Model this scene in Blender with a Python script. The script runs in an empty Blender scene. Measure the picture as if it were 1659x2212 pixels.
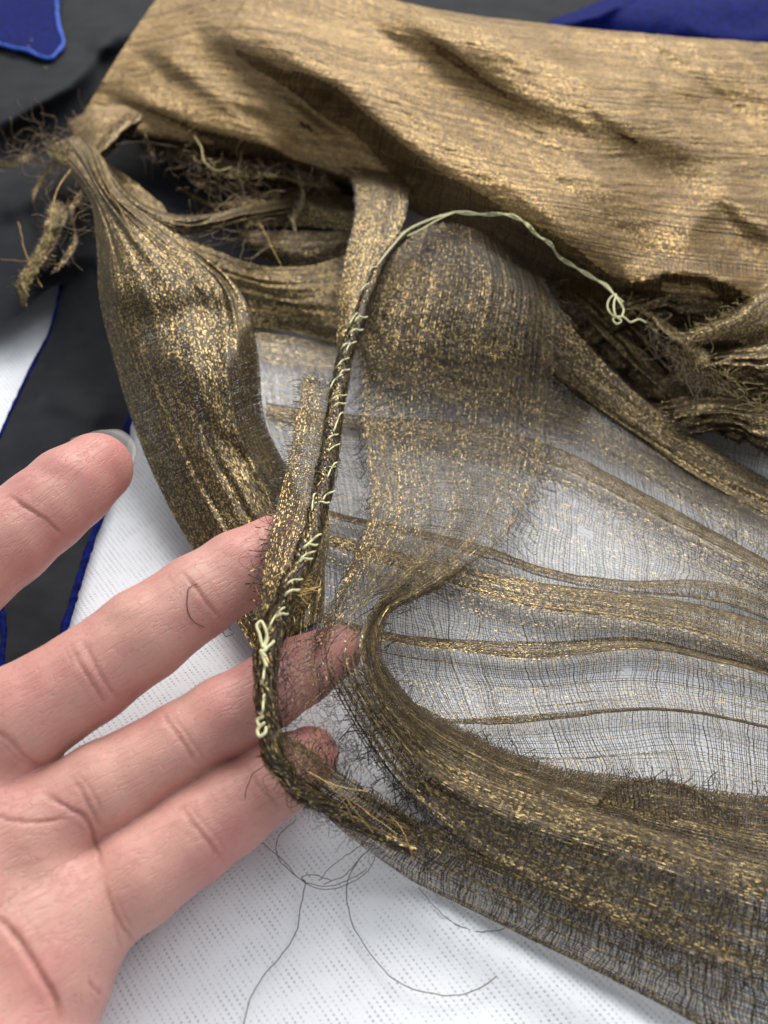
import bpy, math, random
import numpy as np
from mathutils import Vector

# ------------------------------------------------------------------ camera, world, lamps, exposure
sc = bpy.context.scene
col = sc.collection
MM = 0.001
CAM_H = 155.0                       # mm above the table
NADIR = math.radians(42.0)          # optical axis away from straight down
FPX = 1720.0                        # focal length in units of a 1659 x 2212 frame
FWD = np.array([0.0, math.sin(NADIR), -math.cos(NADIR)])
UPV = np.array([0.0, math.cos(NADIR), math.sin(NADIR)])
RGT = np.array([1.0, 0.0, 0.0])

cam_d = bpy.data.cameras.new('camera')
cam = bpy.data.objects.new('camera', cam_d)
col.objects.link(cam)
cam.location = (0, 0, CAM_H * MM)
cam.rotation_euler = (NADIR, 0, 0)
cam_d.sensor_width = 36.0
cam_d.lens = FPX / 2212.0 * 36.0
cam_d.clip_start = 0.005
cam_d.clip_end = 20.0
cam_d.dof.use_dof = True
cam_d.dof.focus_distance = 0.166
cam_d.dof.aperture_fstop = 15.0
sc.camera = cam

w = bpy.data.worlds.new('World'); sc.world = w; w.use_nodes = True
bg = w.node_tree.nodes['Background']
bg.inputs['Color'].default_value = (0.90, 0.95, 1.0, 1)
bg.inputs['Strength'].default_value = 0.44


def area_lamp(name, loc, target, sx, sy, power, color):
    d = bpy.data.lights.new(name, 'AREA'); d.shape = 'RECTANGLE'
    d.size = sx; d.size_y = sy; d.energy = power; d.color = color
    o = bpy.data.objects.new(name, d); col.objects.link(o)
    o.location = loc
    o.rotation_euler = (Vector(target) - Vector(loc)).to_track_quat('-Z', 'Y').to_euler()
    return o


area_lamp('ceiling_lamp', (0.15, 1.9, 1.55), (0.0, 0.2, 0), 2.2, 0.9, 63.0, (1.0, 0.97, 0.92))
area_lamp('ceiling_lamp', (0.75, 0.75, 1.7), (0.0, 0.15, 0), 1.6, 0.9, 17.5, (0.97, 0.985, 1.0))

sc.view_settings.view_transform = 'Standard'
sc.view_settings.look = 'None'
sc.view_settings.exposure = 0.0
sc.view_settings.gamma = 1.0
sc.view_settings.use_curve_mapping = False
sc.cycles.transparent_max_bounces = 40
sc.cycles.max_bounces = 8
sc.cycles.use_denoising = True
sc.cycles.denoiser = 'OPENIMAGEDENOISE'
sc.cycles.denoising_input_passes = 'RGB_ALBEDO_NORMAL'
sc.cycles.denoising_prefilter = 'ACCURATE'

rng = np.random.default_rng(7)
random.seed(7)


# ------------------------------------------------------------------ geometry helpers (all lengths in mm)
def P(uvz):
    """points (u, v, z): the spot of the photograph's frame (1659 x 2212) at height z over the table -> world mm"""
    a = np.asarray(uvz, float)
    u, v, z = a[..., 0], a[..., 1], a[..., 2]
    dx = (u - 829.5) / FPX
    dy = -(v - 1106.0) / FPX
    d = FWD + dx[..., None] * RGT + dy[..., None] * UPV
    k = (z - CAM_H) / d[..., 2]
    out = d * k[..., None]
    out[..., 2] += CAM_H
    return out


def mmpx(uvz):
    """mm per frame pixel at that point"""
    p = P(uvz) - np.array([0, 0, CAM_H])
    return (p @ FWD) / FPX


def proj(p):
    q = p - np.array([0, 0, CAM_H])
    zc = q @ FWD
    return np.stack([829.5 + FPX * (q @ RGT) / zc, 1106.0 - FPX * (q @ UPV) / zc], -1)


def catmull(pts, n, closed=False):
    """resample a control polyline of any dimension to n points, chord length parameter, smooth"""
    p = np.asarray(pts, float)
    if len(p) == 2:
        t = np.linspace(0, 1, n)[:, None]
        return p[0] * (1 - t) + p[1] * t
    ch = np.sqrt(((p[1:, :2] - p[:-1, :2]) ** 2).sum(1)) + 1e-3
    kn = np.concatenate([[0], np.cumsum(ch)])
    tt = np.linspace(0, kn[-1], n)
    return hermite(kn, p, tt)


def hermite(kn, p, tt):
    m = np.zeros_like(p)
    dk = np.diff(kn)
    sl = (p[1:] - p[:-1]) / dk.reshape((-1,) + (1,) * (p.ndim - 1))
    m[0], m[-1] = sl[0], sl[-1]
    wa = dk[1:].reshape((-1,) + (1,) * (p.ndim - 1)); wb = dk[:-1].reshape((-1,) + (1,) * (p.ndim - 1))
    m[1:-1] = (sl[:-1] * wa + sl[1:] * wb) / (wa + wb)
    i = np.clip(np.searchsorted(kn, tt, side='right') - 1, 0, len(dk) - 1)
    sh = (-1,) + (1,) * (p.ndim - 1)
    h = dk[i].reshape(sh); s = ((tt - kn[i]) / dk[i]).reshape(sh)
    return ((2 * s**3 - 3 * s**2 + 1) * p[i] + (s**3 - 2 * s**2 + s) * h * m[i]
            + (-2 * s**3 + 3 * s**2) * p[i + 1] + (s**3 - s**2) * h * m[i + 1])


def seg_dist(pts, line):
    """signed distance (2D) of points to a polyline and the parameter 0..1 along it; positive to the left of travel on screen-up"""
    L = np.asarray(line, float)[:, :2]
    best = np.full(pts.shape[0], 1e9); sgn = np.ones(pts.shape[0]); par = np.zeros(pts.shape[0])
    n = len(L) - 1
    for i in range(n):
        a, b = L[i], L[i + 1]
        ab = b - a
        t = np.clip(((pts - a) @ ab) / (ab @ ab), 0, 1)
        q = a + t[:, None] * ab
        dd = np.sqrt(((pts - q) ** 2).sum(1))
        cr = ab[0] * (pts[:, 1] - a[1]) - ab[1] * (pts[:, 0] - a[0])
        m = dd < best
        best[m] = dd[m]; sgn[m] = -np.sign(cr[m]); par[m] = (i + t[m]) / n
    return best * sgn, par


_perm = np.random.default_rng(3).random((64, 64))


def vnoise(x, y):
    """smooth 2D value noise, -1..1"""
    xi = np.floor(x).astype(int); yi = np.floor(y).astype(int)
    fx = x - xi; fy = y - yi
    fx = fx * fx * (3 - 2 * fx); fy = fy * fy * (3 - 2 * fy)
    g = lambda a, b: _perm[a % 64, b % 64]
    return 2 * ((g(xi, yi) * (1 - fx) + g(xi + 1, yi) * fx) * (1 - fy)
                + (g(xi, yi + 1) * (1 - fx) + g(xi + 1, yi + 1) * fx) * fy) - 1


def base_of(parent):
    return np.array(parent['_b'][:]) if parent is not None and '_b' in parent else np.zeros(3)


def mesh_obj(name, verts, faces, mat, parent=None, uv=None, smooth=True):
    b = np.zeros(3)
    r = parent
    while r is not None:
        if r.type == 'EMPTY':
            b = np.array(r.location) / MM
        r = r.parent
    v = (np.asarray(verts, float) - b) * MM
    me = bpy.data.meshes.new(name)
    faces = np.asarray(faces)
    nf, k = faces.shape
    me.vertices.add(len(v)); me.vertices.foreach_set('co', v.astype(np.float32).ravel())
    me.loops.add(nf * k); me.loops.foreach_set('vertex_index', faces.astype(np.int32).ravel())
    me.polygons.add(nf)
    me.polygons.foreach_set('loop_start', np.arange(0, nf * k, k, dtype=np.int32))
    me.polygons.foreach_set('loop_total', np.full(nf, k, dtype=np.int32))
    me.update(calc_edges=True)
    if smooth:
        me.polygons.foreach_set('use_smooth', np.ones(nf, dtype=bool))
    if uv is not None:
        l = me.uv_layers.new(name='UVMap')
        l.data.foreach_set('uv', np.asarray(uv, np.float32)[faces.ravel()].ravel())
    me.validate()
    if mat is not None:
        me.materials.append(mat)
    o = bpy.data.objects.new(name, me); col.objects.link(o)
    if parent is not None:
        o.parent = parent
    return o


def thing(name, label, cat, loc=(0, 0, 0), group=None):
    o = bpy.data.objects.new(name, None); col.objects.link(o)
    o.empty_display_size = 0.01
    o.location = np.asarray(loc, float) * MM
    o['label'] = label; o['category'] = cat
    if group: o['group'] = group
    return o


def grid_faces(nr, nc):
    i = np.arange(nr - 1)[:, None]; j = np.arange(nc - 1)[None, :]
    a = i * nc + j
    return np.stack([a, a + 1, a + nc + 1, a + nc], -1).reshape(-1, 4)


def loft(rows, nc, nr, zfun=None, width=None, rip=None, wrinkle=0.0, mult=None, crin=0.0):
    """rows: control polylines in (u, v, z). Returns verts (mm), faces, uv (mm of cloth: s across rows, t along rows)."""
    R = np.stack([catmull(r, nc) for r in rows])                  # k, nc, 3
    k = len(rows)
    Pw = P(R)
    gap = np.sqrt(((Pw[1:] - Pw[:-1]) ** 2).sum(-1))              # k-1, nc
    cloth = gap.max(1) if width is None else np.full(k - 1, width / (k - 1))
    if mult is not None: cloth = cloth * np.array(mult)
    sk = np.concatenate([[0], np.cumsum(np.maximum(cloth, 0.3))])
    # across interpolation parameter: median spacing so that folds keep their shape
    kn = np.concatenate([[0], np.cumsum(np.maximum(np.median(gap, 1), 0.4))])
    tt = np.linspace(0, kn[-1], nr)
    if k > 2:
        G = hermite(kn, R, tt)
    else:
        f = (tt / kn[-1])[:, None, None]; G = R[0] * (1 - f) + R[1] * f
    s = np.interp(tt, kn, sk)
    if zfun is not None:
        fl = G.reshape(-1, 3)
        fl[:, 2] += zfun(fl[:, 0], fl[:, 1])
        G = fl.reshape(G.shape)
    if rip is not None:
        amp, wl, ph = rip
        # ripples along the length, stronger where the cloth is gathered
        loc = np.sqrt((np.gradient(P(G), axis=0) ** 2).sum(-1))
        ds = np.gradient(s)[:, None]
        gath = np.clip(ds / np.maximum(loc, 1e-4), 1.0, 3.5)
        tpar = np.linspace(0, 1, nc)[None, :]
        ss = s[:, None] + 1.5 * vnoise(s[:, None] * 0.15 + ph, tpar * 6 + ph)
        z = np.sin(ss / wl * 2 * np.pi + 1.2 * np.sin(tpar * 7 + ph)) + 0.6 * np.sin(ss / wl * 3.3 * np.pi + tpar * 9)
        G[..., 2] += amp * (0.25 + (gath - 1.0) * 0.55) * z
    V = P(G)
    if wrinkle:
        V[..., 2] += wrinkle * (vnoise(V[..., 0] * 0.22, V[..., 1] * 0.22) + 0.5 * vnoise(V[..., 0] * 0.6 + 9, V[..., 1] * 0.6))
    if crin:
        tq = np.linspace(0, 1, nc)[None, :] * 200; sq = s[:, None] + 9 * vnoise(tq * .02, s[:, None] * .02) + 2 * vnoise(tq * .07, s[:, None] * .06)
        sq = sq + 2.5 * vnoise(tq * .16 + 3, s[:, None] * .10)
        V[..., 2] += crin * (vnoise(sq * .45, tq * .09) + .8 * vnoise(sq * .9 + 5, tq * .2) + .5 * vnoise(sq * 1.6 + 9, tq * .4))
    t = np.concatenate([[0], np.cumsum(np.sqrt((np.diff(V, axis=1) ** 2).sum(-1)).mean(0))])
    uv = np.stack([np.repeat(s[:, None], nc, 1), np.repeat(t[None, :], nr, 0)], -1)
    return V.reshape(-1, 3), grid_faces(nr, nc), uv.reshape(-1, 2)


def tube_mesh(path, rad, sides=5, cap=True):
    """path n x 3 in mm, rad scalar or n"""
    p = np.asarray(path, float); n = len(p)
    r = np.broadcast_to(np.asarray(rad, float), (n,))
    tan = np.gradient(p, axis=0); tan /= np.linalg.norm(tan, axis=1)[:, None] + 1e-9
    up = np.array([0.13, 0.21, 0.97])
    a = np.cross(tan, up); a /= np.linalg.norm(a, axis=1)[:, None] + 1e-9
    b = np.cross(a, tan)
    an = np.arange(sides) / sides * 2 * np.pi
    ring = np.cos(an)[None, :, None] * a[:, None, :] + np.sin(an)[None, :, None] * b[:, None, :]
    V = p[:, None, :] + ring * r[:, None, None]
    i = np.arange(n - 1)[:, None]; j = np.arange(sides)[None, :]
    j2 = (j + 1) % sides
    F = np.stack([i * sides + j, i * sides + j2, (i + 1) * sides + j2, (i + 1) * sides + j], -1).reshape(-1, 4)
    ln = np.concatenate([[0], np.cumsum(np.linalg.norm(np.diff(p, axis=0), axis=1))])
    uv = np.stack([np.repeat((np.arange(sides) / sides)[None, :], n, 0) * 2 * np.pi * r.mean(), np.repeat(ln[:, None], sides, 1)], -1)
    return V.reshape(-1, 3), F, uv.reshape(-1, 2)


class Bag:
    """collects tubes into one mesh"""
    def __init__(s): s.v = []; s.f = []; s.u = []; s.n = 0
    def add(s, V, F, U):
        s.v.append(V); s.f.append(F + s.n); s.u.append(U); s.n += len(V)
    def build(s, name, mat, parent, kind=None):
        o = mesh_obj(name, np.concatenate(s.v), np.concatenate(s.f), mat, parent, np.concatenate(s.u))
        if kind: o['kind'] = kind
        return o


# ------------------------------------------------------------------ materials
class NT:
    def __init__(s, name):
        s.m = bpy.data.materials.new(name); s.m.use_nodes = True
        s.t = s.m.node_tree; s.t.nodes.clear()
        s.out = s.t.nodes.new('ShaderNodeOutputMaterial')
    def n(s, typ, **kw):
        o = s.t.nodes.new('ShaderNode' + typ)
        for k, v in kw.items(): setattr(o, k, v)
        return o
    def l(s, a, b): s.t.links.new(a, b)
    def val(s, sock, x):
        if isinstance(x, (int, float)): sock.default_value = x
        elif isinstance(x, tuple): sock.default_value = x
        else: s.l(x, sock)
    def math(s, op, a, b=0.0, c=None, clamp=False):
        o = s.n('Math', operation=op, use_clamp=clamp)
        s.val(o.inputs[0], a); s.val(o.inputs[1], b)
        if c is not None: s.val(o.inputs[2], c)
        return o.outputs[0]
    def noise(s, vec, scale, detail=2.0, rough=0.5, dim='3D'):
        o = s.n('TexNoise', noise_dimensions=dim)
        if vec is not None: s.l(vec, o.inputs['Vector'])
        o.inputs['Scale'].default_value = scale; o.inputs['Detail'].default_value = detail; o.inputs['Roughness'].default_value = rough
        return o
    def comb(s, x, y, z=0.0):
        o = s.n('CombineXYZ'); s.val(o.inputs[0], x); s.val(o.inputs[1], y); s.val(o.inputs[2], z); return o.outputs[0]
    def mixc(s, f, a, b):
        o = s.n('Mix', data_type='RGBA'); s.val(o.inputs[0], f); s.val(o.inputs[6], a); s.val(o.inputs[7], b); return o.outputs[2]
    def ramp(s, x, a, b, lo=0.0, hi=1.0):
        o = s.n('MapRange'); s.val(o.inputs[0], x); o.inputs[1].default_value = a; o.inputs[2].default_value = b
        o.inputs[3].default_value = lo; o.inputs[4].default_value = hi; return o.outputs[0]


def gold_thread(name, glint=0.6, gold=(0.58, 0.43, 0.205, 1), brown=(0.17, 0.12, 0.058, 1), jitter=0.38, rough=0.40):
    """metal-wrapped thread: short lengths of gold foil showing between brown core; UV = (thread number, mm along it)"""
    m = NT(name)
    uvn = m.n('UVMap'); uvn.uv_map = 'UVMap'
    sep = m.n('SeparateXYZ'); m.l(uvn.outputs[0], sep.inputs[0])
    ig = m.math('FLOOR', m.math('ADD', sep.outputs[0], 0.5))
    w1 = m.n('TexWhiteNoise', noise_dimensions='1D'); m.l(ig, w1.inputs['W'])
    tl = m.math('FLOOR', m.math('ADD', m.math('DIVIDE', sep.outputs[1], m.ramp(w1.outputs[0], 0, 1, 0.28, 0.70)), m.math('MULTIPLY', w1.outputs[0], 31.0)))
    wn = m.n('TexWhiteNoise', noise_dimensions='2D'); m.l(m.comb(ig, tl), wn.inputs['Vector'])
    flake = m.math('GREATER_THAN', wn.outputs['Value'], glint)
    tone = m.ramp(w1.outputs[0], 0, 1, 0.65, 1.25)
    c = m.mixc(flake, brown, gold)
    mul = m.n('VectorMath', operation='SCALE'); m.l(c, mul.inputs[0]); m.l(tone, mul.inputs['Scale'])
    geo = m.n('NewGeometry')
    jit = m.n('VectorMath', operation='MULTIPLY_ADD')
    m.l(wn.outputs['Color'], jit.inputs[0]); jit.inputs[1].default_value = (jitter * 2,) * 3; jit.inputs[2].default_value = (-jitter,) * 3
    ad = m.n('VectorMath', operation='ADD'); m.l(geo.outputs['Normal'], ad.inputs[0]); m.l(jit.outputs[0], ad.inputs[1])
    nm = m.n('VectorMath', operation='NORMALIZE'); m.l(ad.outputs[0], nm.inputs[0])
    b = m.n('BsdfPrincipled'); m.l(mul.outputs[0], b.inputs['Base Color'])
    m.l(m.ramp(flake, 0, 1, 0.25, 0.9), b.inputs['Metallic'])
    b.inputs['Roughness'].default_value = rough
    m.l(nm.outputs[0], b.inputs['Normal'])
    m.l(b.outputs[0], m.out.inputs[0])
    return m.m


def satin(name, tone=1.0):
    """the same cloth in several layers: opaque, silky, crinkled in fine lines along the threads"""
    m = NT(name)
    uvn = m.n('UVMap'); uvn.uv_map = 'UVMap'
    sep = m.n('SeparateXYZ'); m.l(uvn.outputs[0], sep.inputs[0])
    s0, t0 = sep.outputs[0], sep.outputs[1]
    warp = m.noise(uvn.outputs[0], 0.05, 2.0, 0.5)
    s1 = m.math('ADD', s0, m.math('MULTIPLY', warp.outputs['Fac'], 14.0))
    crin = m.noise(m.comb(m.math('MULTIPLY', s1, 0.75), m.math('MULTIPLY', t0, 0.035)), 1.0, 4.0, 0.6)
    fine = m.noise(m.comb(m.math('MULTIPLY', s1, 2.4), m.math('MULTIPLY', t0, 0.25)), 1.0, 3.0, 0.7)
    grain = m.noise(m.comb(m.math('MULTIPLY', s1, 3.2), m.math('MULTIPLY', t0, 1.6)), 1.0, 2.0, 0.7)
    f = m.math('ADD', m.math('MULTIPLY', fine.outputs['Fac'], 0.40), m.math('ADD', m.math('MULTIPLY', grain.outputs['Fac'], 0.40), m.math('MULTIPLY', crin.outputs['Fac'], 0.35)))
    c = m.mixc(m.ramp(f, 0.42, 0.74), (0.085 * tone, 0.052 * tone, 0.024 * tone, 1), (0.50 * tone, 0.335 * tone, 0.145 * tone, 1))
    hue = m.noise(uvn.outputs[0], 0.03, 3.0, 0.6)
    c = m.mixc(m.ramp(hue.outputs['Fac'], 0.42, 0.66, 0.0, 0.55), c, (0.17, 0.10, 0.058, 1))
    b = m.n('BsdfPrincipled'); m.l(c, b.inputs['Base Color'])
    b.inputs['Metallic'].default_value = 0.6
    b.inputs['Roughness'].default_value = 0.52
    h = m.math('ADD', m.math('MULTIPLY', crin.outputs['Fac'], 3.0), m.math('ADD', m.math('MULTIPLY', fine.outputs['Fac'], 0.6), m.math('MULTIPLY', grain.outputs['Fac'], 0.4)))
    bp = m.n('Bump'); bp.inputs['Strength'].default_value = 0.8; bp.inputs['Distance'].default_value = 0.0005
    m.l(h, bp.inputs['Height']); m.l(bp.outputs[0], b.inputs['Normal'])
    m.l(b.outputs[0], m.out.inputs[0])
    return m.m


def plain(name, c, rough=0.6, metal=0.0, bump=0.0, scale=3000.0, sheen=0.0, c2=None, vscale=400.0, spec=0.5):
    m = NT(name)
    b = m.n('BsdfPrincipled')
    tc = m.n('TexCoord')
    if c2:
        z = m.noise(tc.outputs['Object'], vscale, 3.0, 0.6)
        m.l(m.mixc(m.ramp(z.outputs['Fac'], 0.35, 0.65), c, c2), b.inputs['Base Color'])
    else:
        b.inputs['Base Color'].default_value = c
    b.inputs['Roughness'].default_value = rough; b.inputs['Metallic'].default_value = metal; b.inputs['Specular IOR Level'].default_value = spec
    if sheen:
        b.inputs['Sheen Weight'].default_value = sheen; b.inputs['Sheen Roughness'].default_value = 0.35
        b.inputs['Sheen Tint'].default_value = c2 or c
    if bump:
        z = m.noise(tc.outputs['Object'], scale, 3.0, 0.6)
        bp = m.n('Bump'); bp.inputs['Strength'].default_value = bump; bp.inputs['Distance'].default_value = 0.0002
        m.l(z.outputs['Fac'], bp.inputs['Height']); m.l(bp.outputs[0], b.inputs['Normal'])
    m.l(b.outputs[0], m.out.inputs[0])
    return m.m


M_WARP = gold_thread('gold_wrapped_thread', 0.72, gold=(0.46, 0.325, 0.138, 1), brown=(0.082, 0.055, 0.023, 1), jitter=0.24, rough=0.46)
M_WARP2 = gold_thread('gold_wrapped_thread_dull', 0.74, gold=(0.46, 0.33, 0.15, 1), brown=(0.11, 0.076, 0.035, 1), jitter=0.24)
M_WARP3 = gold_thread('gold_wrapped_thread_bright', 0.56, gold=(0.42, 0.285, 0.118, 1), brown=(0.215, 0.132, 0.056, 1), jitter=0.22, rough=0.54)
M_WEFT = gold_thread('dark_silk_thread', 0.90, gold=(0.22, 0.16, 0.08, 1), brown=(0.026, 0.019, 0.014, 1), jitter=0.25, rough=0.5)
# weave grades: warp pitch, warp half width, weft pitch, weft half width, bunching, waviness (mm)
M_SHEER = dict(pg=.62, rg=.056, pd=.68, rd=.058, bunch=.75, wave=.75, warp=M_WARP2)
M_TORN = dict(pg=.50, rg=.068, pd=.54, rd=.078, bunch=.42, wave=.8, warp=M_WARP)
M_MED = dict(pg=.38, rg=.085, pd=.42, rd=.095, bunch=.45, wave=.45, warp=M_WARP)
M_DENSE = dict(pg=.29, rg=.100, pd=.33, rd=.105, bunch=.35, wave=.35, warp=M_WARP)
M_SATIN = satin('gold_gauze_layered')
M_FIB_D = plain('dark_fibre', (0.018, 0.013, 0.018, 1), 0.55)
M_FIB_B = plain('brown_fibre', (0.10, 0.062, 0.034, 1), 0.5)
M_FIB_L = plain('tan_fibre', (0.21, 0.135, 0.062, 1), 0.45, 0.3)
M_FIB_G = plain('gold_fibre', (0.50, 0.33, 0.12, 1), 0.35, 0.8)
M_FIB_M = plain('moss_gold_fibre', (0.30, 0.23, 0.09, 1), 0.45, 0.3)
M_PALE = plain('pale_thread', (0.76, 0.74, 0.42, 1), 0.6, bump=0.4, scale=2500)
M_BLACK = plain('black_cotton', (0.016, 0.017, 0.020, 1), 0.8, bump=0.35, scale=1800, sheen=0.03, c2=(0.024, 0.025, 0.029, 1), vscale=60, spec=0.12)
M_VELVET = plain('blue_velvet', (0.002, 0.004, 0.052, 1), 0.8, bump=0.8, scale=2200, sheen=0.03, c2=(0.004, 0.012, 0.15, 1), vscale=500, spec=0.08)
M_RIM = plain('bright_blue_pile', (0.02, 0.08, 0.50, 1), 0.7, bump=1.0, scale=2000, sheen=0.4, c2=(0.03, 0.13, 0.65, 1), vscale=700)


def table_mat():
    m = NT('embossed_white_nonwoven')
    tc = m.n('TexCoord')
    mp = m.n('Mapping'); m.l(tc.outputs['Object'], mp.inputs['Vector'])
    mp.inputs['Rotation'].default_value = (0, 0, math.radians(-40)); mp.inputs['Scale'].default_value = (1000, 1000, 1000)
    sep = m.n('SeparateXYZ'); m.l(mp.outputs[0], sep.inputs[0])
    px, py = 1.12, 0.82
    def cell(ox, oy):
        x = m.math('DIVIDE', m.math('ADD', sep.outputs[0], ox), px); y = m.math('DIVIDE', m.math('ADD', sep.outputs[1], oy), py)
        fx = m.math('MULTIPLY', m.math('SUBTRACT', m.math('FRACT', x), 0.5), px)
        fy = m.math('MULTIPLY', m.math('SUBTRACT', m.math('FRACT', y), 0.5), py)
        return m.math('SQRT', m.math('ADD', m.math('MULTIPLY', fx, fx), m.math('MULTIPLY', fy, fy)))
    d = cell(0, 0)
    nz = m.noise(tc.outputs['Object'], 260.0, 3.0, 0.65)
    fib = m.noise(tc.outputs['Object'], 1500.0, 3.0, 0.7)
    dot = m.ramp(d, 0.29, 0.15, 0.0, 1.0)
    dot = m.math('MULTIPLY', dot, m.ramp(nz.outputs['Fac'], 0.36, 0.64, 0.05, 1.0))
    c = m.mixc(m.math('MULTIPLY', dot, 0.8), (0.80, 0.815, 0.85, 1), (0.44, 0.45, 0.48, 1))
    c = m.mixc(m.ramp(fib.outputs['Fac'], 0.3, 0.7, 0.0, 0.10), c, (0.66, 0.68, 0.72, 1))
    b = m.n('BsdfPrincipled'); m.l(c, b.inputs['Base Color']); b.inputs['Roughness'].default_value = 0.75
    h = m.math('ADD', m.math('MULTIPLY', dot, -1.0), m.math('MULTIPLY', fib.outputs['Fac'], 0.35))
    bp = m.n('Bump'); bp.inputs['Strength'].default_value = 0.5; bp.inputs['Distance'].default_value = 0.00025
    m.l(h, bp.inputs['Height']); m.l(bp.outputs[0], b.inputs['Normal'])
    m.l(b.outputs[0], m.out.inputs[0])
    return m.m


def skin_mat():
    m = NT('skin')
    at = m.n('Attribute'); at.attribute_name = 'fuv'
    cr = m.n('Attribute'); cr.attribute_name = 'crease'
    tc = m.n('TexCoord')
    big = m.noise(tc.outputs['Object'], 70.0, 3.0, 0.55)
    mid = m.noise(tc.outputs['Object'], 420.0, 3.0, 0.6)
    c = m.mixc(m.ramp(big.outputs['Fac'], 0.35, 0.68), (0.62, 0.335, 0.278, 1), (0.565, 0.242, 0.218, 1))
    c = m.mixc(m.ramp(mid.outputs['Fac'], 0.4, 0.75, 0.0, 0.30), c, (0.60, 0.37, 0.29, 1))
    sepc = m.n('SeparateColor'); m.l(cr.outputs['Color'], sepc.inputs[0])
    c = m.mixc(m.math('MULTIPLY', sepc.outputs[1], 0.45), c, (0.60, 0.235, 0.195, 1))     # flushed finger ends
    c = m.mixc(m.math('MULTIPLY', sepc.outputs[0], 0.42), c, (0.36, 0.105, 0.075, 1))     # reddened flexion lines
    b = m.n('BsdfPrincipled'); m.l(c, b.inputs['Base Color'])
    b.inputs['Subsurface Weight'].default_value = 0.6
    b.inputs['Subsurface Radius'].default_value = (1.0, 0.35, 0.2)
    b.inputs['Subsurface Scale'].default_value = 0.0022
    b.inputs['Roughness'].default_value = 0.46
    b.inputs['Specular IOR Level'].default_value = 0.42
    # fine skin lines: long ones run with the finger, ridges round it
    sv = m.n('VectorMath', operation='MULTIPLY'); m.l(at.outputs['Vector'], sv.inputs[0]); sv.inputs[1].default_value = (0.16, 1.0, 1.0)
    l1 = m.noise(sv.outputs[0], 0.75, 2.0, 0.6)
    l1r = m.ramp(m.math('ABSOLUTE', m.math('SUBTRACT', l1.outputs['Fac'], 0.5)), 0.0, 0.035, 0.0, 1.0)
    sv2 = m.n('VectorMath', operation='MULTIPLY'); m.l(at.outputs['Vector'], sv2.inputs[0]); sv2.inputs[1].default_value = (1.0, 0.2, 0.2)
    l2 = m.noise(sv2.outputs[0], 0.9, 2.0, 0.6)
    l2r = m.ramp(m.math('ABSOLUTE', m.math('SUBTRACT', l2.outputs['Fac'], 0.5)), 0.0, 0.02, 0.0, 1.0)
    fine = m.noise(tc.outputs['Object'], 2600.0, 3.0, 0.6)
    h = m.math('ADD', m.math('MULTIPLY', l1r, 0.55), m.math('ADD', m.math('MULTIPLY', l2r, 0.22), m.math('MULTIPLY', fine.outputs['Fac'], 0.30)))
    bp = m.n('Bump'); bp.inputs['Strength'].default_value = 0.6; bp.inputs['Distance'].default_value = 0.00025
    m.l(h, bp.inputs['Height']); m.l(bp.outputs[0], b.inputs['Normal'])
    m.l(b.outputs[0], m.out.inputs[0])
    return m.m


def nail_mat():
    m = NT('clear_nail')
    b = m.n('BsdfPrincipled'); b.inputs['Base Color'].default_value = (0.50, 0.47, 0.46, 1)
    b.inputs['Roughness'].default_value = 0.30
    tr = m.n('BsdfTransparent'); tr.inputs[0].default_value = (0.9, 0.88, 0.87, 1)
    mx = m.n('MixShader'); mx.inputs[0].default_value = 0.22
    m.l(tr.outputs[0], mx.inputs[1]); m.l(b.outputs[0], mx.inputs[2]); m.l(mx.outputs[0], m.out.inputs[0])
    return m.m


# ------------------------------------------------------------------ table
def build_table():
    xs = np.linspace(-420, 420, 260); ys = np.concatenate([np.linspace(-150, 220, 240), np.linspace(225, 900, 80)])
    X, Y = np.meshgrid(xs, ys)
    pts = np.stack([X, Y, np.zeros_like(X)], -1)
    uv = proj(pts.reshape(-1, 3))
    Z = 0.35 * vnoise(X * 0.03, Y * 0.03) + 0.12 * vnoise(X * 0.11 + 5, Y * 0.11)
    # a soft fold of the cover running out from under the lower hem
    line = proj(P(np.array([[840, 1850, 0], [1000, 1935, 0], [1250, 2080, 0], [1420, 2190, 0], [1650, 2330, 0]])))
    wl = P(np.array([[870, 1880, 0], [1000, 1965, 0], [1250, 2110, 0], [1420, 2215, 0], [1650, 2350, 0]]))[:, :2]
    d, par = seg_dist(np.stack([X.ravel(), Y.ravel()], -1), wl)
    Z = Z + (2.4 * np.exp(-((d - 3.5) / 4.0) ** 2) - 0.5 * np.exp(-((d + 5.0) / 3.0) ** 2)).reshape(X.shape) * np.clip(par * 6, 0, 1).reshape(X.shape)
    pts[..., 2] = Z - 0.6
    o = mesh_obj('table', pts.reshape(-1, 3), grid_faces(len(ys), len(xs)), table_mat())
    o['kind'] = 'structure'
    return o


build_table()

# ------------------------------------------------------------------ black garment with blue velvet
g0 = P(np.array([100, 1000, 0.0]))
garment = thing('black_garment', 'black cotton costume piece with blue velvet trim lying on the white table', 'garment', g0)


def zwave(lines):
    def f(u, v):
        p = np.stack([u, v], -1); z = np.zeros(len(p))
        for ln, A, wd, far in lines:
            d, t = seg_dist(p, ln)
            e = np.clip(t * 5, 0, 1) * np.clip((1 - t) * 5, 0, 1); e = e * e * (3 - 2 * e)
            z += A * e * (0.5 + 0.5 * np.tanh(d / wd)) * np.exp(-np.clip(d, 0, None) / far)
        return z
    return f


def zridge(lines):
    def f(u, v):
        p = np.stack([u, v], -1); z = np.zeros(len(p))
        for ln, A, wd in lines:
            d, t = seg_dist(p, ln)
            z += A * np.exp(-(d / wd) ** 2) * np.clip(t * 6, 0, 1) * np.clip((1 - t) * 6, 0, 1)
        return z
    return f


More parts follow.
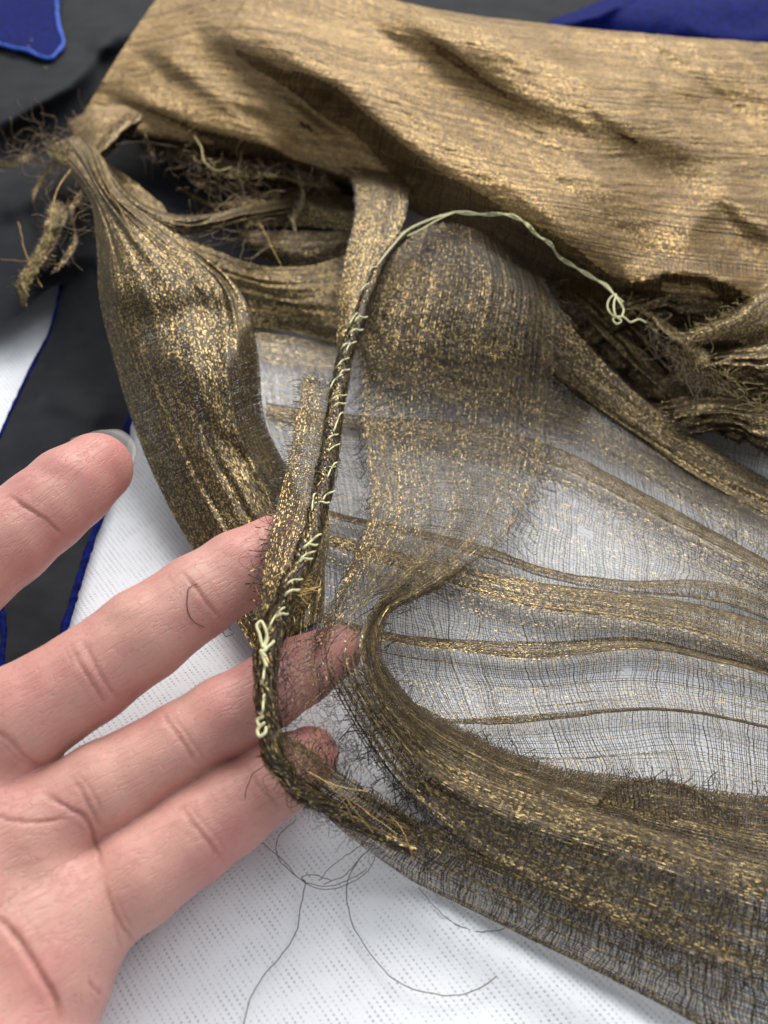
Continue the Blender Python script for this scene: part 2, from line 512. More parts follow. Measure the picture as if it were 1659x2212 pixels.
# upper mass of black cloth behind and left of the gold
rows = [
    [(-250, -140, 20), (100, -140, 22), (500, -140, 24), (900, -120, 20), (1300, -110, 16)],
    [(-250, 20, 22), (100, 10, 26), (300, 0, 28), (600, 10, 24), (900, 30, 18), (1300, 60, 14)],
    [(-250, 150, 22), (60, 150, 26), (180, 130, 26), (300, 120, 20), (600, 200, 15), (1000, 300, 10)],
    [(-250, 250, 22), (20, 250, 26), (130, 210, 26), (240, 200, 16), (500, 320, 11), (900, 420, 8)],
    [(-250, 330, 18), (0, 330, 18), (120, 300, 16), (230, 320, 10), (450, 430, 6), (800, 520, 4)],
    [(-250, 420, 18), (0, 420, 20), (110, 400, 19), (230, 420, 12), (450, 520, 5), (760, 600, 3.5)],
    [(-250, 560, 15), (0, 560, 15), (100, 540, 17), (200, 520, 12), (430, 600, 4.5), (740, 650, 3)],
    [(-250, 780, 6), (-60, 720, 7), (20, 690, 9), (132, 612, 11), (300, 640, 6), (600, 680, 3)],
]
V, F, U = loft(rows, 90, 110, zfun=zridge([([(-40, 300), (60, 235), (150, 185), (210, 120), (260, 60)], 4.0, 18),
                                           ([(60, 590), (120, 555), (200, 560), (240, 590)], 5.0, 20),
                                           ([(-20, 470), (60, 430), (120, 440), (170, 520)], 3.0, 22),
                                           ([(150, 110), (250, 140), (330, 90)], -3.0, 30)]), wrinkle=0.2)
mesh_obj('cloth_panel', V, F, M_BLACK, garment, U)
# the narrow strip running down the left under the index finger
rows = [
    [(118, 560, 8), (131, 618, 8), (110, 705, 4), (62, 800, 2), (-5, 945, 1.5), (-90, 1130, 1.5), (-140, 1330, 1.5), (-150, 1550, 1.5)],
    [(150, 560, 12), (165, 640, 10), (150, 740, 6), (120, 850, 4), (70, 1000, 3), (20, 1180, 2.5), (-10, 1350, 2.2), (-30, 1550, 2)],
    [(210, 560, 14), (220, 640, 11), (222, 740, 7), (212, 850, 5), (180, 1000, 3.5), (120, 1180, 2.5), (80, 1350, 2.2), (40, 1550, 2)],
    [(280, 560, 10), (290, 640, 8), (300, 760, 4), (284, 880, 3), (256, 1010, 2), (192, 1180, 1.6), (150, 1310, 1.4), (95, 1500, 1.2)],
]
V, F, U = loft(rows, 120, 40, zfun=zridge([([(100, 860), (200, 900), (280, 880)], 1.2, 25), ([(60, 1000), (170, 960), (270, 800)], 0.8, 20)]), wrinkle=0.25)
mesh_obj('strip', V, F, M_BLACK, garment, U)


def rim(path, r, n, mat, parent, name='velvet_edge', lump=0.25):
    p = P(catmull(path, n))
    q = np.linspace(0, 1, n)
    rr = r * (1 + lump * vnoise(q * n * 0.35, q * 0 + 3.3))
    p = p + 0.25 * r * np.stack([vnoise(q * n * .3, q), vnoise(q * n * .3 + 7, q), vnoise(q * n * .3 + 3, q)], -1)
    return mesh_obj(name, *tube_mesh(p, rr, 8)[:2], mat, parent, tube_mesh(p, rr, 8)[2])


rim([(286, 870, 2.6), (272, 945, 2.4), (228, 1090, 2.2), (190, 1190, 2.0), (160, 1290, 1.8), (128, 1400, 1.6), (95, 1500, 1.4)], 0.85, 200, M_VELVET, garment)
rim([(131, 618, 8), (112, 705, 4.2), (64, 800, 2.4), (-2, 945, 1.8), (-60, 1070, 1.5)], 0.5, 120, M_VELVET, garment)
rim([(-2, 1300, 2.6), (8, 1350, 2.4), (6, 1410, 2.2), (4, 1470, 2)], 0.6, 60, M_VELVET, garment)
# velvet patch, upper left, with a brighter cut edge
V, F, U = loft([[(-200, -80, 31), (-50, -80, 31), (128, -80, 31)], [(-200, 20, 29), (0, 20, 30), (126, 10, 31)], [(-200, 70, 28), (0, 60, 29), (128, 50, 29.5)],
                [(-200, 96, 27.5), (0, 94, 28.5), (60, 110, 28.5), (108, 126, 28), (134, 96, 28.5)]], 40, 40)
mesh_obj('velvet_patch', V, F, M_VELVET, garment, U)
rim([(126, -40, 31), (124, 30, 30), (128, 60, 29.4), (137, 95, 28.6), (126, 112, 28.4), (108, 126, 28.2), (85, 122, 28.5), (60, 110, 28.7), (30, 104, 28.7), (0, 95, 28.8), (-60, 88, 28.4)], 0.8, 160, M_RIM, garment, 'velvet_edge', 0.35)
# velvet panel behind the crest, upper right
V, F, U = loft([[(1340, -90, 30), (1500, -120, 30), (1800, -110, 34)], [(1300, 0, 24), (1480, -30, 28), (1800, -30, 32)], [(1172, 56, 18), (1400, 50, 26), (1800, 40, 28)], [(1130, 95, 10), (1400, 130, 14), (1800, 160, 18)]], 60, 50,
               zfun=zridge([([(1150, 80), (1300, 30), (1420, -40)], 3.0, 12), ([(1450, 60), (1600, 90), (1800, 70)], 2.0, 25)]), wrinkle=0.6)
mesh_obj('velvet_panel', V, F, M_VELVET, garment, U)

# ------------------------------------------------------------------ hand
HAND_SEGS = {   # joints: u, v, z(mm), radius in frame pixels
    'index': [(-340, 1500, 30, 118), (-75, 1240, 35, 102), (95, 1103, 37, 92), (208, 1012, 37, 77)],
    'middle': [(-130, 1665, 24, 124), (190, 1460, 27, 104), (425, 1290, 29, 91), (602, 1180, 28, 72)],
    'ring': [(50, 1812, 18, 112), (385, 1606, 19.5, 85), (580, 1493, 20.5, 80), (722, 1408, 19, 60)],
    'pinky': [(165, 1990, 13.5, 108), (420, 1803, 13, 99), (572, 1697, 12.5, 83), (668, 1634, 11.5, 64)],
}
PALM = [(-340, 1500, 28, 118), (-130, 1680, 22, 130), (40, 1830, 17, 122), (140, 2000, 14, 112), (95, 2085, 13, 140), (10, 2310, 12, 168),
        (-260, 1800, 20, 190), (-120, 1950, 16, 190), (-260, 2200, 18, 230), (-420, 1950, 22, 230)]
PALM_LINKS = [(0, 1), (1, 2), (2, 3), (3, 4), (4, 5), (0, 6), (6, 7), (7, 4), (7, 8), (8, 5), (6, 9), (9, 8), (1, 7), (2, 7)]


def smin(a, b, k):
    h = np.clip(0.5 + 0.5 * (b - a) / k, 0, 1)
    return b * (1 - h) + a * h - k * h * (1 - h)


def build_hand():
    res = 0.38
    J = {}
    for k, s in HAND_SEGS.items():
        a = np.array(s, float); J[k] = (P(a[:, :3]), a[:, 3] * mmpx(a[:, :3]))
    a = np.array(PALM, float); pj = P(a[:, :3]); pr = a[:, 3] * mmpx(a[:, :3])
    lo = np.array([-78, 5, 0.0]); 
    allp = np.concatenate([v[0] for v in J.values()])
    hi = allp.max(0) + 14
    lo = np.array([P(np.array([-170, 1500, 20.]))[0], P(np.array([0, 2420, 10.]))[1], 0.0])
    xs = np.arange(lo[0], hi[0], res, dtype=np.float32); ys = np.arange(lo[1], hi[1], res, dtype=np.float32); zs = np.arange(0.2, hi[2] + 4, res, dtype=np.float32)
    nx, ny, nz = len(xs), len(ys), len(zs)
    BIG = np.float32(50)

    def cone(D, p0, p1, r0, r1, k, flat=1.0):
        m = max(r0, r1) + 7
        b0 = np.minimum(p0, p1) - m; b1 = np.maximum(p0, p1) + m
        i0 = [max(0, int((b0[q] - g[0]) / res)) for q, g in enumerate((xs, ys, zs))]
        i1 = [min(n, int((b1[q] - g[0]) / res) + 2) for q, (g, n) in enumerate(((xs, nx), (ys, ny), (zs, nz)))]
        if any(i1[q] <= i0[q] for q in range(3)): return
        X = xs[i0[0]:i1[0], None, None] - p0[0]; Y = ys[None, i0[1]:i1[1], None] - p0[1]; Z = zs[None, None, i0[2]:i1[2]] - p0[2]
        d = (p1 - p0).astype(np.float32); L2 = float(d @ d)
        t = np.clip((X * d[0] + Y * d[1] + Z * d[2]) / L2, 0, 1)
        dist = np.sqrt((X - t * d[0]) ** 2 + (Y - t * d[1]) ** 2 + (Z - t * d[2]) ** 2) - (r0 + (r1 - r0) * t)
        sl = (slice(i0[0], i1[0]), slice(i0[1], i1[1]), slice(i0[2], i1[2]))
        D[sl] = smin(D[sl], dist.astype(np.float32), k)

    palm = np.full((nx, ny, nz), BIG, np.float32)
    for i, j in PALM_LINKS:
        cone(palm, pj[i], pj[j], pr[i], pr[j], 3.0)
    total = palm.copy()
    for k, (p, r) in J.items():
        D = np.full((nx, ny, nz), BIG, np.float32)
        # pads between the joints: slightly fuller mid-phalanx
        for i in range(len(p) - 1):
            mid = (p[i] + p[i + 1]) / 2; rm = (r[i] + r[i + 1]) / 2 * (1.035 if i < 2 else 1.05)
            up = np.array([0, -0.12, 0.35])
            cone(D, p[i], mid + up, r[i], rm, 1.2); cone(D, mid + up, p[i + 1], rm, r[i + 1], 1.2)
        D = smin(D, palm, 3.2)
        total = np.minimum(total, D)
    # surface nets
    S = total < 0
    c = [S[i:nx - 1 + i, j:ny - 1 + j, k:nz - 1 + k] for i in (0, 1) for j in (0, 1) for k in (0, 1)]
    cnt = sum(x.astype(np.int8) for x in c)
    act = (cnt > 0) & (cnt < 8)
    idx = np.argwhere(act)
    vid = np.full(act.shape, -1, np.int32); vid[act] = np.arange(len(idx))
    acc = np.zeros((len(idx), 3)); num = np.zeros(len(idx))
    corners = [(i, j, k) for i in (0, 1) for j in (0, 1) for k in (0, 1)]
    val = {cc: total[idx[:, 0] + cc[0], idx[:, 1] + cc[1], idx[:, 2] + cc[2]] for cc in corners}
    for a_ in corners:
        for ax in range(3):
            if a_[ax] == 0:
                b_ = list(a_); b_[ax] = 1; b_ = tuple(b_)
                va, vb = val[a_], val[b_]
                x = (va < 0) != (vb < 0)
                t = np.where(x, va / np.where(x, va - vb, 1), 0)
                pos = np.tile(np.array(a_, float), (len(idx), 1)); pos[:, ax] += t
                acc[x] += pos[x]; num[x] += 1
    verts = (idx + acc / num[:, None]) * res + np.array([xs[0], ys[0], zs[0]])
    faces = []
    for ax in range(3):
        o1, o2 = [(1, 2), (2, 0), (0, 1)][ax]
        sl0 = [slice(1, n - 1) for n in (nx, ny, nz)]; sl1 = list(sl0)
        sl0[ax] = slice(0, (nx, ny, nz)[ax] - 1); sl1[ax] = slice(1, (nx, ny, nz)[ax])
        A = S[tuple(sl0)]; B = S[tuple(sl1)]
        e = np.argwhere(A != B)
        flip = A[A != B]
        base = e.copy()
        for q in range(3):
            if q != ax: base[:, q] += 1
        def vat(d1, d2):
            b = base.copy(); b[:, o1] -= d1; b[:, o2] -= d2
            return vid[b[:, 0], b[:, 1], b[:, 2]]
        q4 = np.stack([vat(0, 0), vat(1, 0), vat(1, 1), vat(0, 1)], -1)
        q4[~flip] = q4[~flip][:, ::-1]
        faces.append(q4)
    faces = np.concatenate(faces)
    faces = faces[(faces >= 0).all(1)]
    # light smoothing
    def lap(v, it, lam=0.5):
        e = np.concatenate([faces[:, [0, 1]], faces[:, [1, 2]], faces[:, [2, 3]], faces[:, [3, 0]]])
        n = np.bincount(np.concatenate([e[:, 0], e[:, 1]]), minlength=len(v)).astype(float)[:, None]
        for _ in range(it):
            s = np.stack([np.bincount(e[:, 0], v[e[:, 1], q], len(v)) + np.bincount(e[:, 1], v[e[:, 0], q], len(v)) for q in range(3)], -1)
            v = v + lam * (s / n - v)
        return v
    verts = lap(verts, 4)
    fn = np.cross(verts[faces[:, 2]] - verts[faces[:, 0]], verts[faces[:, 3]] - verts[faces[:, 1]])
    vn = np.zeros_like(verts)
    for q in range(4):
        for ax in range(3):
            vn[:, ax] += np.bincount(faces[:, q], fn[:, ax], len(verts))
    vn /= np.linalg.norm(vn, axis=1)[:, None] + 1e-9
    view = verts - np.array([0, 0, CAM_H]); view /= np.linalg.norm(view, axis=1)[:, None]
    facing = -(vn * view).sum(1)
    px = proj(verts)
    # per-finger coordinates
    best = np.full(len(verts), 1e9); fuv = np.zeros((len(verts), 3)); tipw = np.zeros(len(verts)); which = np.zeros(len(verts), int)
    for n_, (k, (p, r)) in enumerate(J.items()):
        off = 0.0
        for i in range(len(p) - 1):
            d = p[i + 1] - p[i]; L = np.linalg.norm(d); dh = d / L
            t = np.clip((verts - p[i]) @ dh, 0, L)
            q = verts - p[i] - t[:, None] * dh
            dist = np.linalg.norm(q, axis=1) - (r[i] + (r[i + 1] - r[i]) * t / L)
            side = np.cross(dh, [0, 0, 1.0]); side /= np.linalg.norm(side); upn = np.cross(side, dh)
            m = dist < best
            best[m] = dist[m]
            fuv[m] = np.stack([off + t + n_ * 37, q @ side, q @ upn], -1)[m]
            tipw[m] = (np.clip((t / L - 0.35) / 0.65, 0, 1) if i == 2 else 0 * t)[m]
            which[m] = n_
            off += L
    # flexion creases: (polyline in frame pixels, depth mm, half width px, finger or None)
    CR = [([(15, 1068), (60, 1098), (105, 1128), (142, 1163)], .75, 7, 0), ([(30, 1075), (80, 1118), (120, 1150)], .35, 12, 0),
          ([(385, 1232), (410, 1255), (440, 1292), (480, 1345)], .55, 7, 1), ([(405, 1245), (450, 1310)], .3, 5, 1), ([(360, 1240), (372, 1265), (378, 1290)], .25, 5, 1),
          ([(148, 1385), (165, 1420), (200, 1475), (232, 1530)], .6, 8, 1), ([(172, 1375), (190, 1405), (215, 1455), (262, 1520)], .5, 8, 1), ([(140, 1400), (160, 1440)], .35, 5, 1),
          ([(346, 1535), (368, 1565), (395, 1605), (428, 1655)], .6, 8, 2), ([(362, 1530), (385, 1560), (420, 1610), (448, 1650)], .4, 7, 2),
          ([(555, 1425), (580, 1460), (605, 1510), (620, 1560)], .45, 7, 2),
          ([(152, 1672), (175, 1710), (200, 1755), (222, 1795)], .55, 8, None), ([(160, 1662), (195, 1705), (225, 1760)], .4, 6, None),
          ([(388, 1735), (415, 1775), (450, 1820), (488, 1862)], .65, 8, 3), ([(402, 1730), (440, 1775), (500, 1850)], .4, 6, 3),
          ([(528, 1652), (555, 1690), (590, 1730), (612, 1752)], .5, 7, 3),
          ([(222, 1895), (235, 1940), (262, 2000), (300, 2046)], .7, 9, None), ([(250, 1930), (262, 1965), (290, 2010)], .4, 6, None), ([(240, 1960), (260, 2050)], .4, 6, None),
          ([(-30, 1752), (20, 1770), (70, 1776), (120, 1772), (150, 1765)], .8, 8, None), ([(88, 1712), (115, 1725), (140, 1742), (185, 1768), (205, 1815), (222, 1880)], .95, 8, None),
          ([(-30, 1965), (20, 2005), (75, 2085), (120, 2160), (140, 2230)], 1.5, 11, None), ([(20, 2000), (60, 2060)], .5, 18, None),
          ([(190, 2115), (205, 2135), (222, 2150)], .8, 6, None), ([(0, 1890), (60, 1870), (130, 1850)], .15, 6, None), ([(20, 1945), (100, 1915), (190, 1905)], .12, 6, None),
          ([(-30, 1565), (20, 1600), (60, 1640), (105, 1662)], .55, 9, None), ([(-10, 1590), (40, 1640), (100, 1668)], .3, 6, None)]
    disp = np.zeros(len(verts)); red = np.zeros(len(verts))
    fm = np.clip(facing * 4, 0, 1)
    for ln, dep, wd, f in CR:
        wd = wd * .62
        c2 = catmull([(x, y, 0) for x, y in ln], 14)[:, :2]
        bb0 = c2.min(0) - 60; bb1 = c2.max(0) + 60
        sel = np.where((px > bb0).all(1) & (px < bb1).all(1) & (facing > 0) & ((which == f) if f is not None else True))[0]
        if len(sel) == 0: continue
        d, t = seg_dist(px[sel] + 2.2 * np.stack([vnoise(px[sel, 0] * .07, px[sel, 1] * .07), vnoise(px[sel, 0] * .07 + 9, px[sel, 1] * .07)], -1), c2)
        e = np.clip(t * 5, 0, 1) * np.clip((1 - t) * 5, 0, 1)
        g = np.exp(-(d / wd) ** 2) * e * fm[sel]
        disp[sel] -= dep * g * 0.40
        disp[sel] += dep * 0.06 * np.exp(-((np.abs(d) - wd * 2.4) / (wd * 1.2)) ** 2) * e * fm[sel]
        for o_, k_ in ((-2.6, .28), (2.9, .22), (-5.2, .14), (5.6, .12)):
            disp[sel] -= dep * k_ * .5 * np.exp(-((d - o_ * wd) / (wd * .6)) ** 2) * e * fm[sel] * (.5 + .5 * vnoise(t * 5 + o_, t * 0 + dep * 9))
        red[sel] = np.maximum(red[sel], g * min(1, dep * 1.3))
    disp += 0.10 * vnoise(verts[:, 0] * .35, verts[:, 1] * .35) * fm
    verts = verts + vn * disp[:, None]
    hb = P(np.array([-100, 2050, 0.0])); hb[2] = 0
    root = thing('hand', 'bare open hand, palm up, fingers spread under the torn gauze edge', 'hand', hb)
    o = mesh_obj('skin', verts, faces, skin_mat(), root)
    at = o.data.attributes.new('fuv', 'FLOAT_VECTOR', 'POINT'); at.data.foreach_set('vector', fuv.astype(np.float32).ravel())
    ca = o.data.attributes.new('crease', 'FLOAT_COLOR', 'POINT')
    cc = np.stack([red, tipw, red * 0, red * 0 + 1], -1); ca.data.foreach_set('color', cc.astype(np.float32).ravel())
    # nail showing past the index fingertip
    zt = HAND_SEGS['index'][3][2]
    rows = [[(150, 948, zt - 4), (215, 962, zt - 4.8), (250, 1000, zt - 4.8), (262, 1050, zt - 4)],
            [(188, 936, zt - 4.2), (240, 946, zt - 5), (272, 980, zt - 5), (275, 1030, zt - 4)],
            [(214, 929, zt - 4.4), (256, 931, zt - 5), (289, 958, zt - 5), (286, 1014, zt - 4.2)],
            [(222, 928, zt - 4.6), (262, 929, zt - 5.2), (294, 960, zt - 5.2), (288, 1012, zt - 4.5)]]
    V, F, U = loft(rows, 30, 16)
    n_ = mesh_obj('fingernail', V, F, nail_mat(), root, U)
    md = n_.modifiers.new('thickness', 'SOLIDIFY'); md.thickness = 0.0004
    n_['label'] = 'long clear nail past the index fingertip'
    return root, J


hand, HJ = build_hand()

# ------------------------------------------------------------------ gold gauze
v0 = P(np.array([1000, 1300, 0.0]))
veil = thing('gold_gauze_cloth', 'torn sheer brown and gold metallic gauze draped over hand and table', 'cloth', v0)


def ribbon(pos, nrm, rr, ids, tt, keep=None):
    """threads (n, m, 3) -> flat foil strips lying in the cloth"""
    n, m, _ = pos.shape
    tan = np.gradient(pos, axis=1); tan /= np.linalg.norm(tan, axis=-1, keepdims=True) + 1e-9
    b = np.cross(nrm, tan); b /= np.linalg.norm(b, axis=-1, keepdims=True) + 1e-9
    V = np.stack([pos - b * rr, pos + b * rr], 2)                                  # n m 2 3
    a = np.arange(n)[:, None] * (m * 2) + np.arange(m - 1)[None, :] * 2
    F = np.stack([a, a + 1, a + 3, a + 2], -1)
    if keep is not None: F = F[keep]
    U = np.stack([np.broadcast_to(ids[:, None, None], (n, m, 2)), np.broadcast_to(tt[:, :, None], (n, m, 2))], -1)
    return V.reshape(-1, 3), F.reshape(-1, 4), U.reshape(-1, 2)


WSEED = [0]


def weave(name, G, pg, rg, pd, rd, bunch, wave, warp, sway=0.0, fray=(0, 0, 0, 0), holes=0, thin=None):
    """thread-by-thread cloth on a loft. fray: loose length (mm) past start/end of the warp and past first/last row"""
    Vg, nr, nc, s, t = G
    WSEED[0] += 1; sd = WSEED[0] * 13.7
    S, T = s[-1], t[-1]
    N = np.cross(np.gradient(Vg, axis=1), np.gradient(Vg, axis=0)); N /= np.linalg.norm(N, axis=-1, keepdims=True) + 1e-9
    N[N[..., 2] < 0] *= -1

    def samp(ss, tt):
        fi = np.interp(ss, s, np.arange(nr)); fj = np.interp(tt, t, np.arange(nc))
        i = np.clip(fi.astype(int), 0, nr - 2); j = np.clip(fj.astype(int), 0, nc - 2)
        a = (fi - i)[..., None]; b = (fj - j)[..., None]
        def L(A): return (A[i, j] * (1 - a) + A[i + 1, j] * a) * (1 - b) + (A[i, j + 1] * (1 - a) + A[i + 1, j + 1] * a) * b
        p = L(Vg); q = L(N)
        # beyond the edges: straight on, curling
        for over, ax in ((np.minimum(ss, 0), 0), (np.maximum(ss - S, 0), 0), (np.minimum(tt, 0), 1), (np.maximum(tt - T, 0), 1)):
            if np.abs(over).max() > 0:
                dG = np.gradient(Vg, axis=ax); dG /= np.linalg.norm(dG, axis=-1, keepdims=True) + 1e-9
                p = p + L(dG) * over[..., None]
                o = np.abs(over)
                k = rng.random((ss.shape[0], 1)) * 60
                for c in range(3):
                    p[..., c] += np.minimum(o, 2.5) * .55 * vnoise(o * .55 + k, k + c * 7.3) * (0.6 if c == 2 else 1)
        return p, q / (np.linalg.norm(q, axis=-1, keepdims=True) + 1e-9)

    hs = [(rng.random() * S, rng.random() * T, rng.uniform(.25, .6), rng.uniform(.5, 2.4)) for _ in range(holes)]

    def keepf(ss, tt, base):
        k = np.ones(ss.shape, bool)
        for a, b, ra, rb in hs:
            k &= ((ss - a) / ra) ** 2 + ((tt - b) / rb) ** 2 > 1
        if thin is not None: k &= rng.random((ss.shape[0], 1)) < thin(ss, tt)
        k = k[:, :-1] & k[:, 1:]
        return k

    # warp
    n = max(3, int(S / pg)); m = int(np.clip(T / (.9 if pg < .48 or rg < .1 else 1.3), 20, 380))
    s0 = (np.arange(n) + .5) * S / n + rng.normal(size=n) * pg * .18
    lo = -fray[0] * rng.random(n) ** 1.6; hi = T + fray[1] * rng.random(n) ** 1.6
    f = np.linspace(0, 1, m)[None, :]
    tt = lo[:, None] * (1 - f) + hi[:, None] * f
    ss = s0[:, None] + bunch * vnoise(s0[:, None] * .55 + sd, tt * .018 + sd) + bunch * .8 * vnoise(s0[:, None] * .17 + sd, tt * .05) + .05 * vnoise(s0[:, None] * 9, tt * .9) + sway * vnoise(s0[:, None] * .03 + sd, tt * .022)
    if not (fray[2] or fray[3]): ss = np.clip(ss, 0, S)
    p, q = samp(ss, tt)
    p = p + q * (.05 + .05 * vnoise(s0[:, None] * 5, tt * 1.1))[..., None]
    rr = rg * rng.uniform(.65, 1.35, n)[:, None, None]
    Vw, Fw, Uw = ribbon(p, q, rr, np.arange(n) + rng.integers(0, 9999), tt, keepf(ss, tt, s0))
    # weft
    n2 = max(3, int(T / pd)); m2 = int(np.clip(S / .6, 16, 200))
    t0 = (np.arange(n2) + .5) * T / n2 + rng.normal(size=n2) * pd * .22
    lo = -fray[2] * rng.random(n2) ** 1.6; hi = S + fray[3] * rng.random(n2) ** 1.6
    f = np.linspace(0, 1, m2)[None, :]
    ss = lo[:, None] * (1 - f) + hi[:, None] * f
    tt = t0[:, None] + wave * vnoise(ss * .16 + sd, t0[:, None] * .10 + sd) * 1.6 + wave * .5 * vnoise(ss * .55 + sd, t0[:, None] * .35) + .15 * vnoise(ss * 1.3, t0[:, None] * 3.1)
    if not (fray[0] or fray[1]): tt = np.clip(tt, 0, T)
    else: tt = np.clip(tt, -fray[0] * .3, T + fray[1] * .3)
    p, q = samp(ss, tt)
    p = p + q * (.05 * vnoise(ss * 1.7, t0[:, None] * 4))[..., None]
    rr = rd * rng.uniform(.55, 1.5, n2)[:, None, None]
    Vd, Fd, Ud = ribbon(p, q, rr, np.arange(n2) + rng.integers(0, 9999), ss, keepf(ss, tt, t0))
    o = mesh_obj(name, np.concatenate([Vw, Vd]), np.concatenate([Fw, Fd + len(Vw)]), warp, veil, np.concatenate([Uw, Ud]))
    o.data.materials.append(M_WEFT)
    mi = np.zeros(len(Fw) + len(Fd), np.int32); mi[len(Fw):] = 1
    if len(o.data.polygons) == len(mi): o.data.polygons.foreach_set('material_index', mi)
    o['kind'] = 'stuff'
    return o


def sheet(name, rows, nc, nr, mat, **kw):
    lab = kw.pop('label', None); fr = kw.pop('fray', (0, 0, 0, 0)); ho = kw.pop('holes', 0); th = kw.pop('thin', None)
    V, F, U = loft(rows, nc, nr, **kw)
    if isinstance(mat, dict):
        g = U.reshape(nr, nc, 2)
        o = weave(name, (V.reshape(nr, nc, 3), nr, nc, g[:, 0, 0], g[0, :, 1]), fray=fr, holes=ho, thin=th, **mat)
    else:
        o = mesh_obj(name, V, F, mat, veil, U)
    if lab: o['label'] = lab
    return o


# layered drape across the top
creases = [([(380, 0), (470, 85), (600, 150), (720, 205), (800, 275), (880, 345), (960, 405), (1100, 480), (1230, 560), (1345, 632)], 14.0, 36, 200),
           ([(760, 10), (900, 85), (1010, 150), (1090, 195), (1200, 245), (1380, 300), (1800, 390)], 9.0, 48, 260),
           ([(290, 70), (380, 150), (480, 215), (600, 250), (700, 330)], 6.0, 30, 120),
           ([(225, 190), (320, 235), (430, 280), (540, 310), (640, 350)], 4.0, 16, 70)]
_zr = zridge([([(1470, 570), (1500, 470), (1560, 415), (1620, 470), (1720, 540)], 2.2, 36), ([(1330, 630), (1430, 585), (1520, 590), (1640, 630)], 3.0, 20), ([(1150, 330), (1400, 420), (1600, 540)], 1.8, 40), ([(1000, 60), (1250, 160), (1600, 200)], 1.6, 40)])
_zw = zwave(creases)


def drape_f(u, v):
    # broad soft folds running down to the right, finer ones crossing them
    a = (u * .79 + v * .61); b = (-u * .61 + v * .79)
    z = 2.2 * vnoise(a * .0013 + 3, b * .007 + 1) + .8 * vnoise(a * .002 + 8, b * .019) + .35 * vnoise(a * .006, b * .045 + 4)
    return _zw(u, v) + _zr(u, v) + z * np.clip((v - 10) / 80, 0.15, 1)


top_rows = [
    [(330, 30, 20), (600, 0, 24), (880, 60, 26), (1200, 110, 26), (1450, 135, 26), (1740, 160, 26)],
    [(342, -8, 44), (600, -70, 50), (870, 16, 52), (1200, 66, 52), (1450, 90, 52), (1740, 112, 52)],
    [(272, 95, 38), (500, 60, 44), (800, 110, 47), (1100, 160, 47), (1400, 200, 46), (1740, 240, 45)],
    [(216, 185, 32), (450, 175, 37), (700, 230, 39), (1000, 300, 40), (1300, 350, 41), (1740, 390, 40)],
    [(190, 230, 28), (420, 255, 32), (640, 315, 32), (950, 400, 32), (1250, 480, 34), (1740, 520, 34)],
    [(172, 262, 26), (400, 305, 27), (600, 338, 28), (900, 440, 26), (1200, 560, 27), (1500, 628, 27), (1740, 640, 27)],
    [(180, 285, 20), (400, 325, 20), (640, 368, 20), (920, 470, 18), (1180, 605, 17), (1350, 660, 17), (1500, 665, 18), (1740, 670, 20)],
]
sheet('layered_drape', top_rows, 300, 420, M_SATIN, crin=.17, zfun=drape_f, wrinkle=0.0, label='opaque many-layered golden drape with diagonal folds')
M_TOP = dict(pg=.50, rg=.19, pd=.95, rd=.13, bunch=.5, wave=.8, sway=7.0, warp=M_WARP3)
sheet('drape_threads', top_rows, 300, 420, M_TOP, zfun=lambda u, v: drape_f(u, v) + .3, crin=.17)
DV = loft(top_rows, 260, 200, zfun=drape_f)[0]; DP = proj(DV)


def drape_z(u, v):
    d = ((DP - np.array([u, v])) ** 2).sum(1)
    return DV[np.argsort(d)[:8], 2].max() if d.min() < 200 else -9.0


# folded flap hanging from the knot on the left
flap = [
    [(95, 325, 30), (140, 365, 34), (190, 425, 37), (208, 520, 36), (214, 640, 32), (243, 770, 26), (303, 960, 16), (383, 1130, 9), (450, 1240, 7), (560, 1425, 5)],
    [(110, 315, 32), (150, 350, 38), (200, 415, 41), (240, 520, 41), (268, 640, 39), (308, 770, 33), (378, 950, 22), (458, 1110, 14), (520, 1215, 11), (590, 1400, 7)],
    [(140, 300, 33), (172, 340, 40), (210, 405, 43), (285, 515, 43), (365, 628, 40), (400, 770, 36), (450, 940, 24), (530, 1100, 15), (590, 1215, 11), (620, 1380, 7)],
    [(165, 290, 33), (195, 335, 40), (222, 398, 43), (335, 512, 42), (455, 615, 39), (490, 770, 34), (520, 930, 23), (590, 1090, 14), (640, 1215, 10), (650, 1360, 6)],
    [(195, 285, 32), (215, 330, 38), (238, 390, 41), (375, 505, 40), (522, 640, 36), (553, 770, 28), (566, 900, 18), (642, 1060, 10), (692, 1190, 7), (692, 1340, 5)],
]
sheet('folded_flap', flap, 220, 90, M_DENSE, rip=(0.45, 7.0, 0.4),
      zfun=zwave([([(540, 690), (430, 650), (340, 680), (215, 655)], -5.0, 42, 120), ([(560, 1010), (470, 930), (330, 760)], -1.5, 12, 50)]), width=42, wrinkle=0.25)

sheet('folded_flap', [[(x + 6, y + 4, max(z - 2.5, 1.5)) for x, y, z in r_] for r_ in flap], 160, 60, M_DENSE, rip=(0.3, 6.0, 2.4), width=40,
      zfun=zwave([([(540, 690), (430, 650), (340, 680), (215, 655)], -5.0, 42, 120)]))

# open single layer on the table with pressed pleats
def pleat(path, hw, z=1.2):
    p = np.array(path, float)
    hw = np.interp(np.linspace(0, 1, len(p)), np.linspace(0, 1, len(hw)), hw)
    r = []
    for sgn, dz in ((0.9, 0.3), (-1, z), (1, z + 0.9)):
        r.append([(x, y + sgn * h, zz + dz) for (x, y, zz), h in zip(p, hw)])
    return r


PM = {}


def mp(*a):
    q_ = pleat(*a); PM[len(panel)] = PM[len(panel) + 1] = 2.6
    return q_


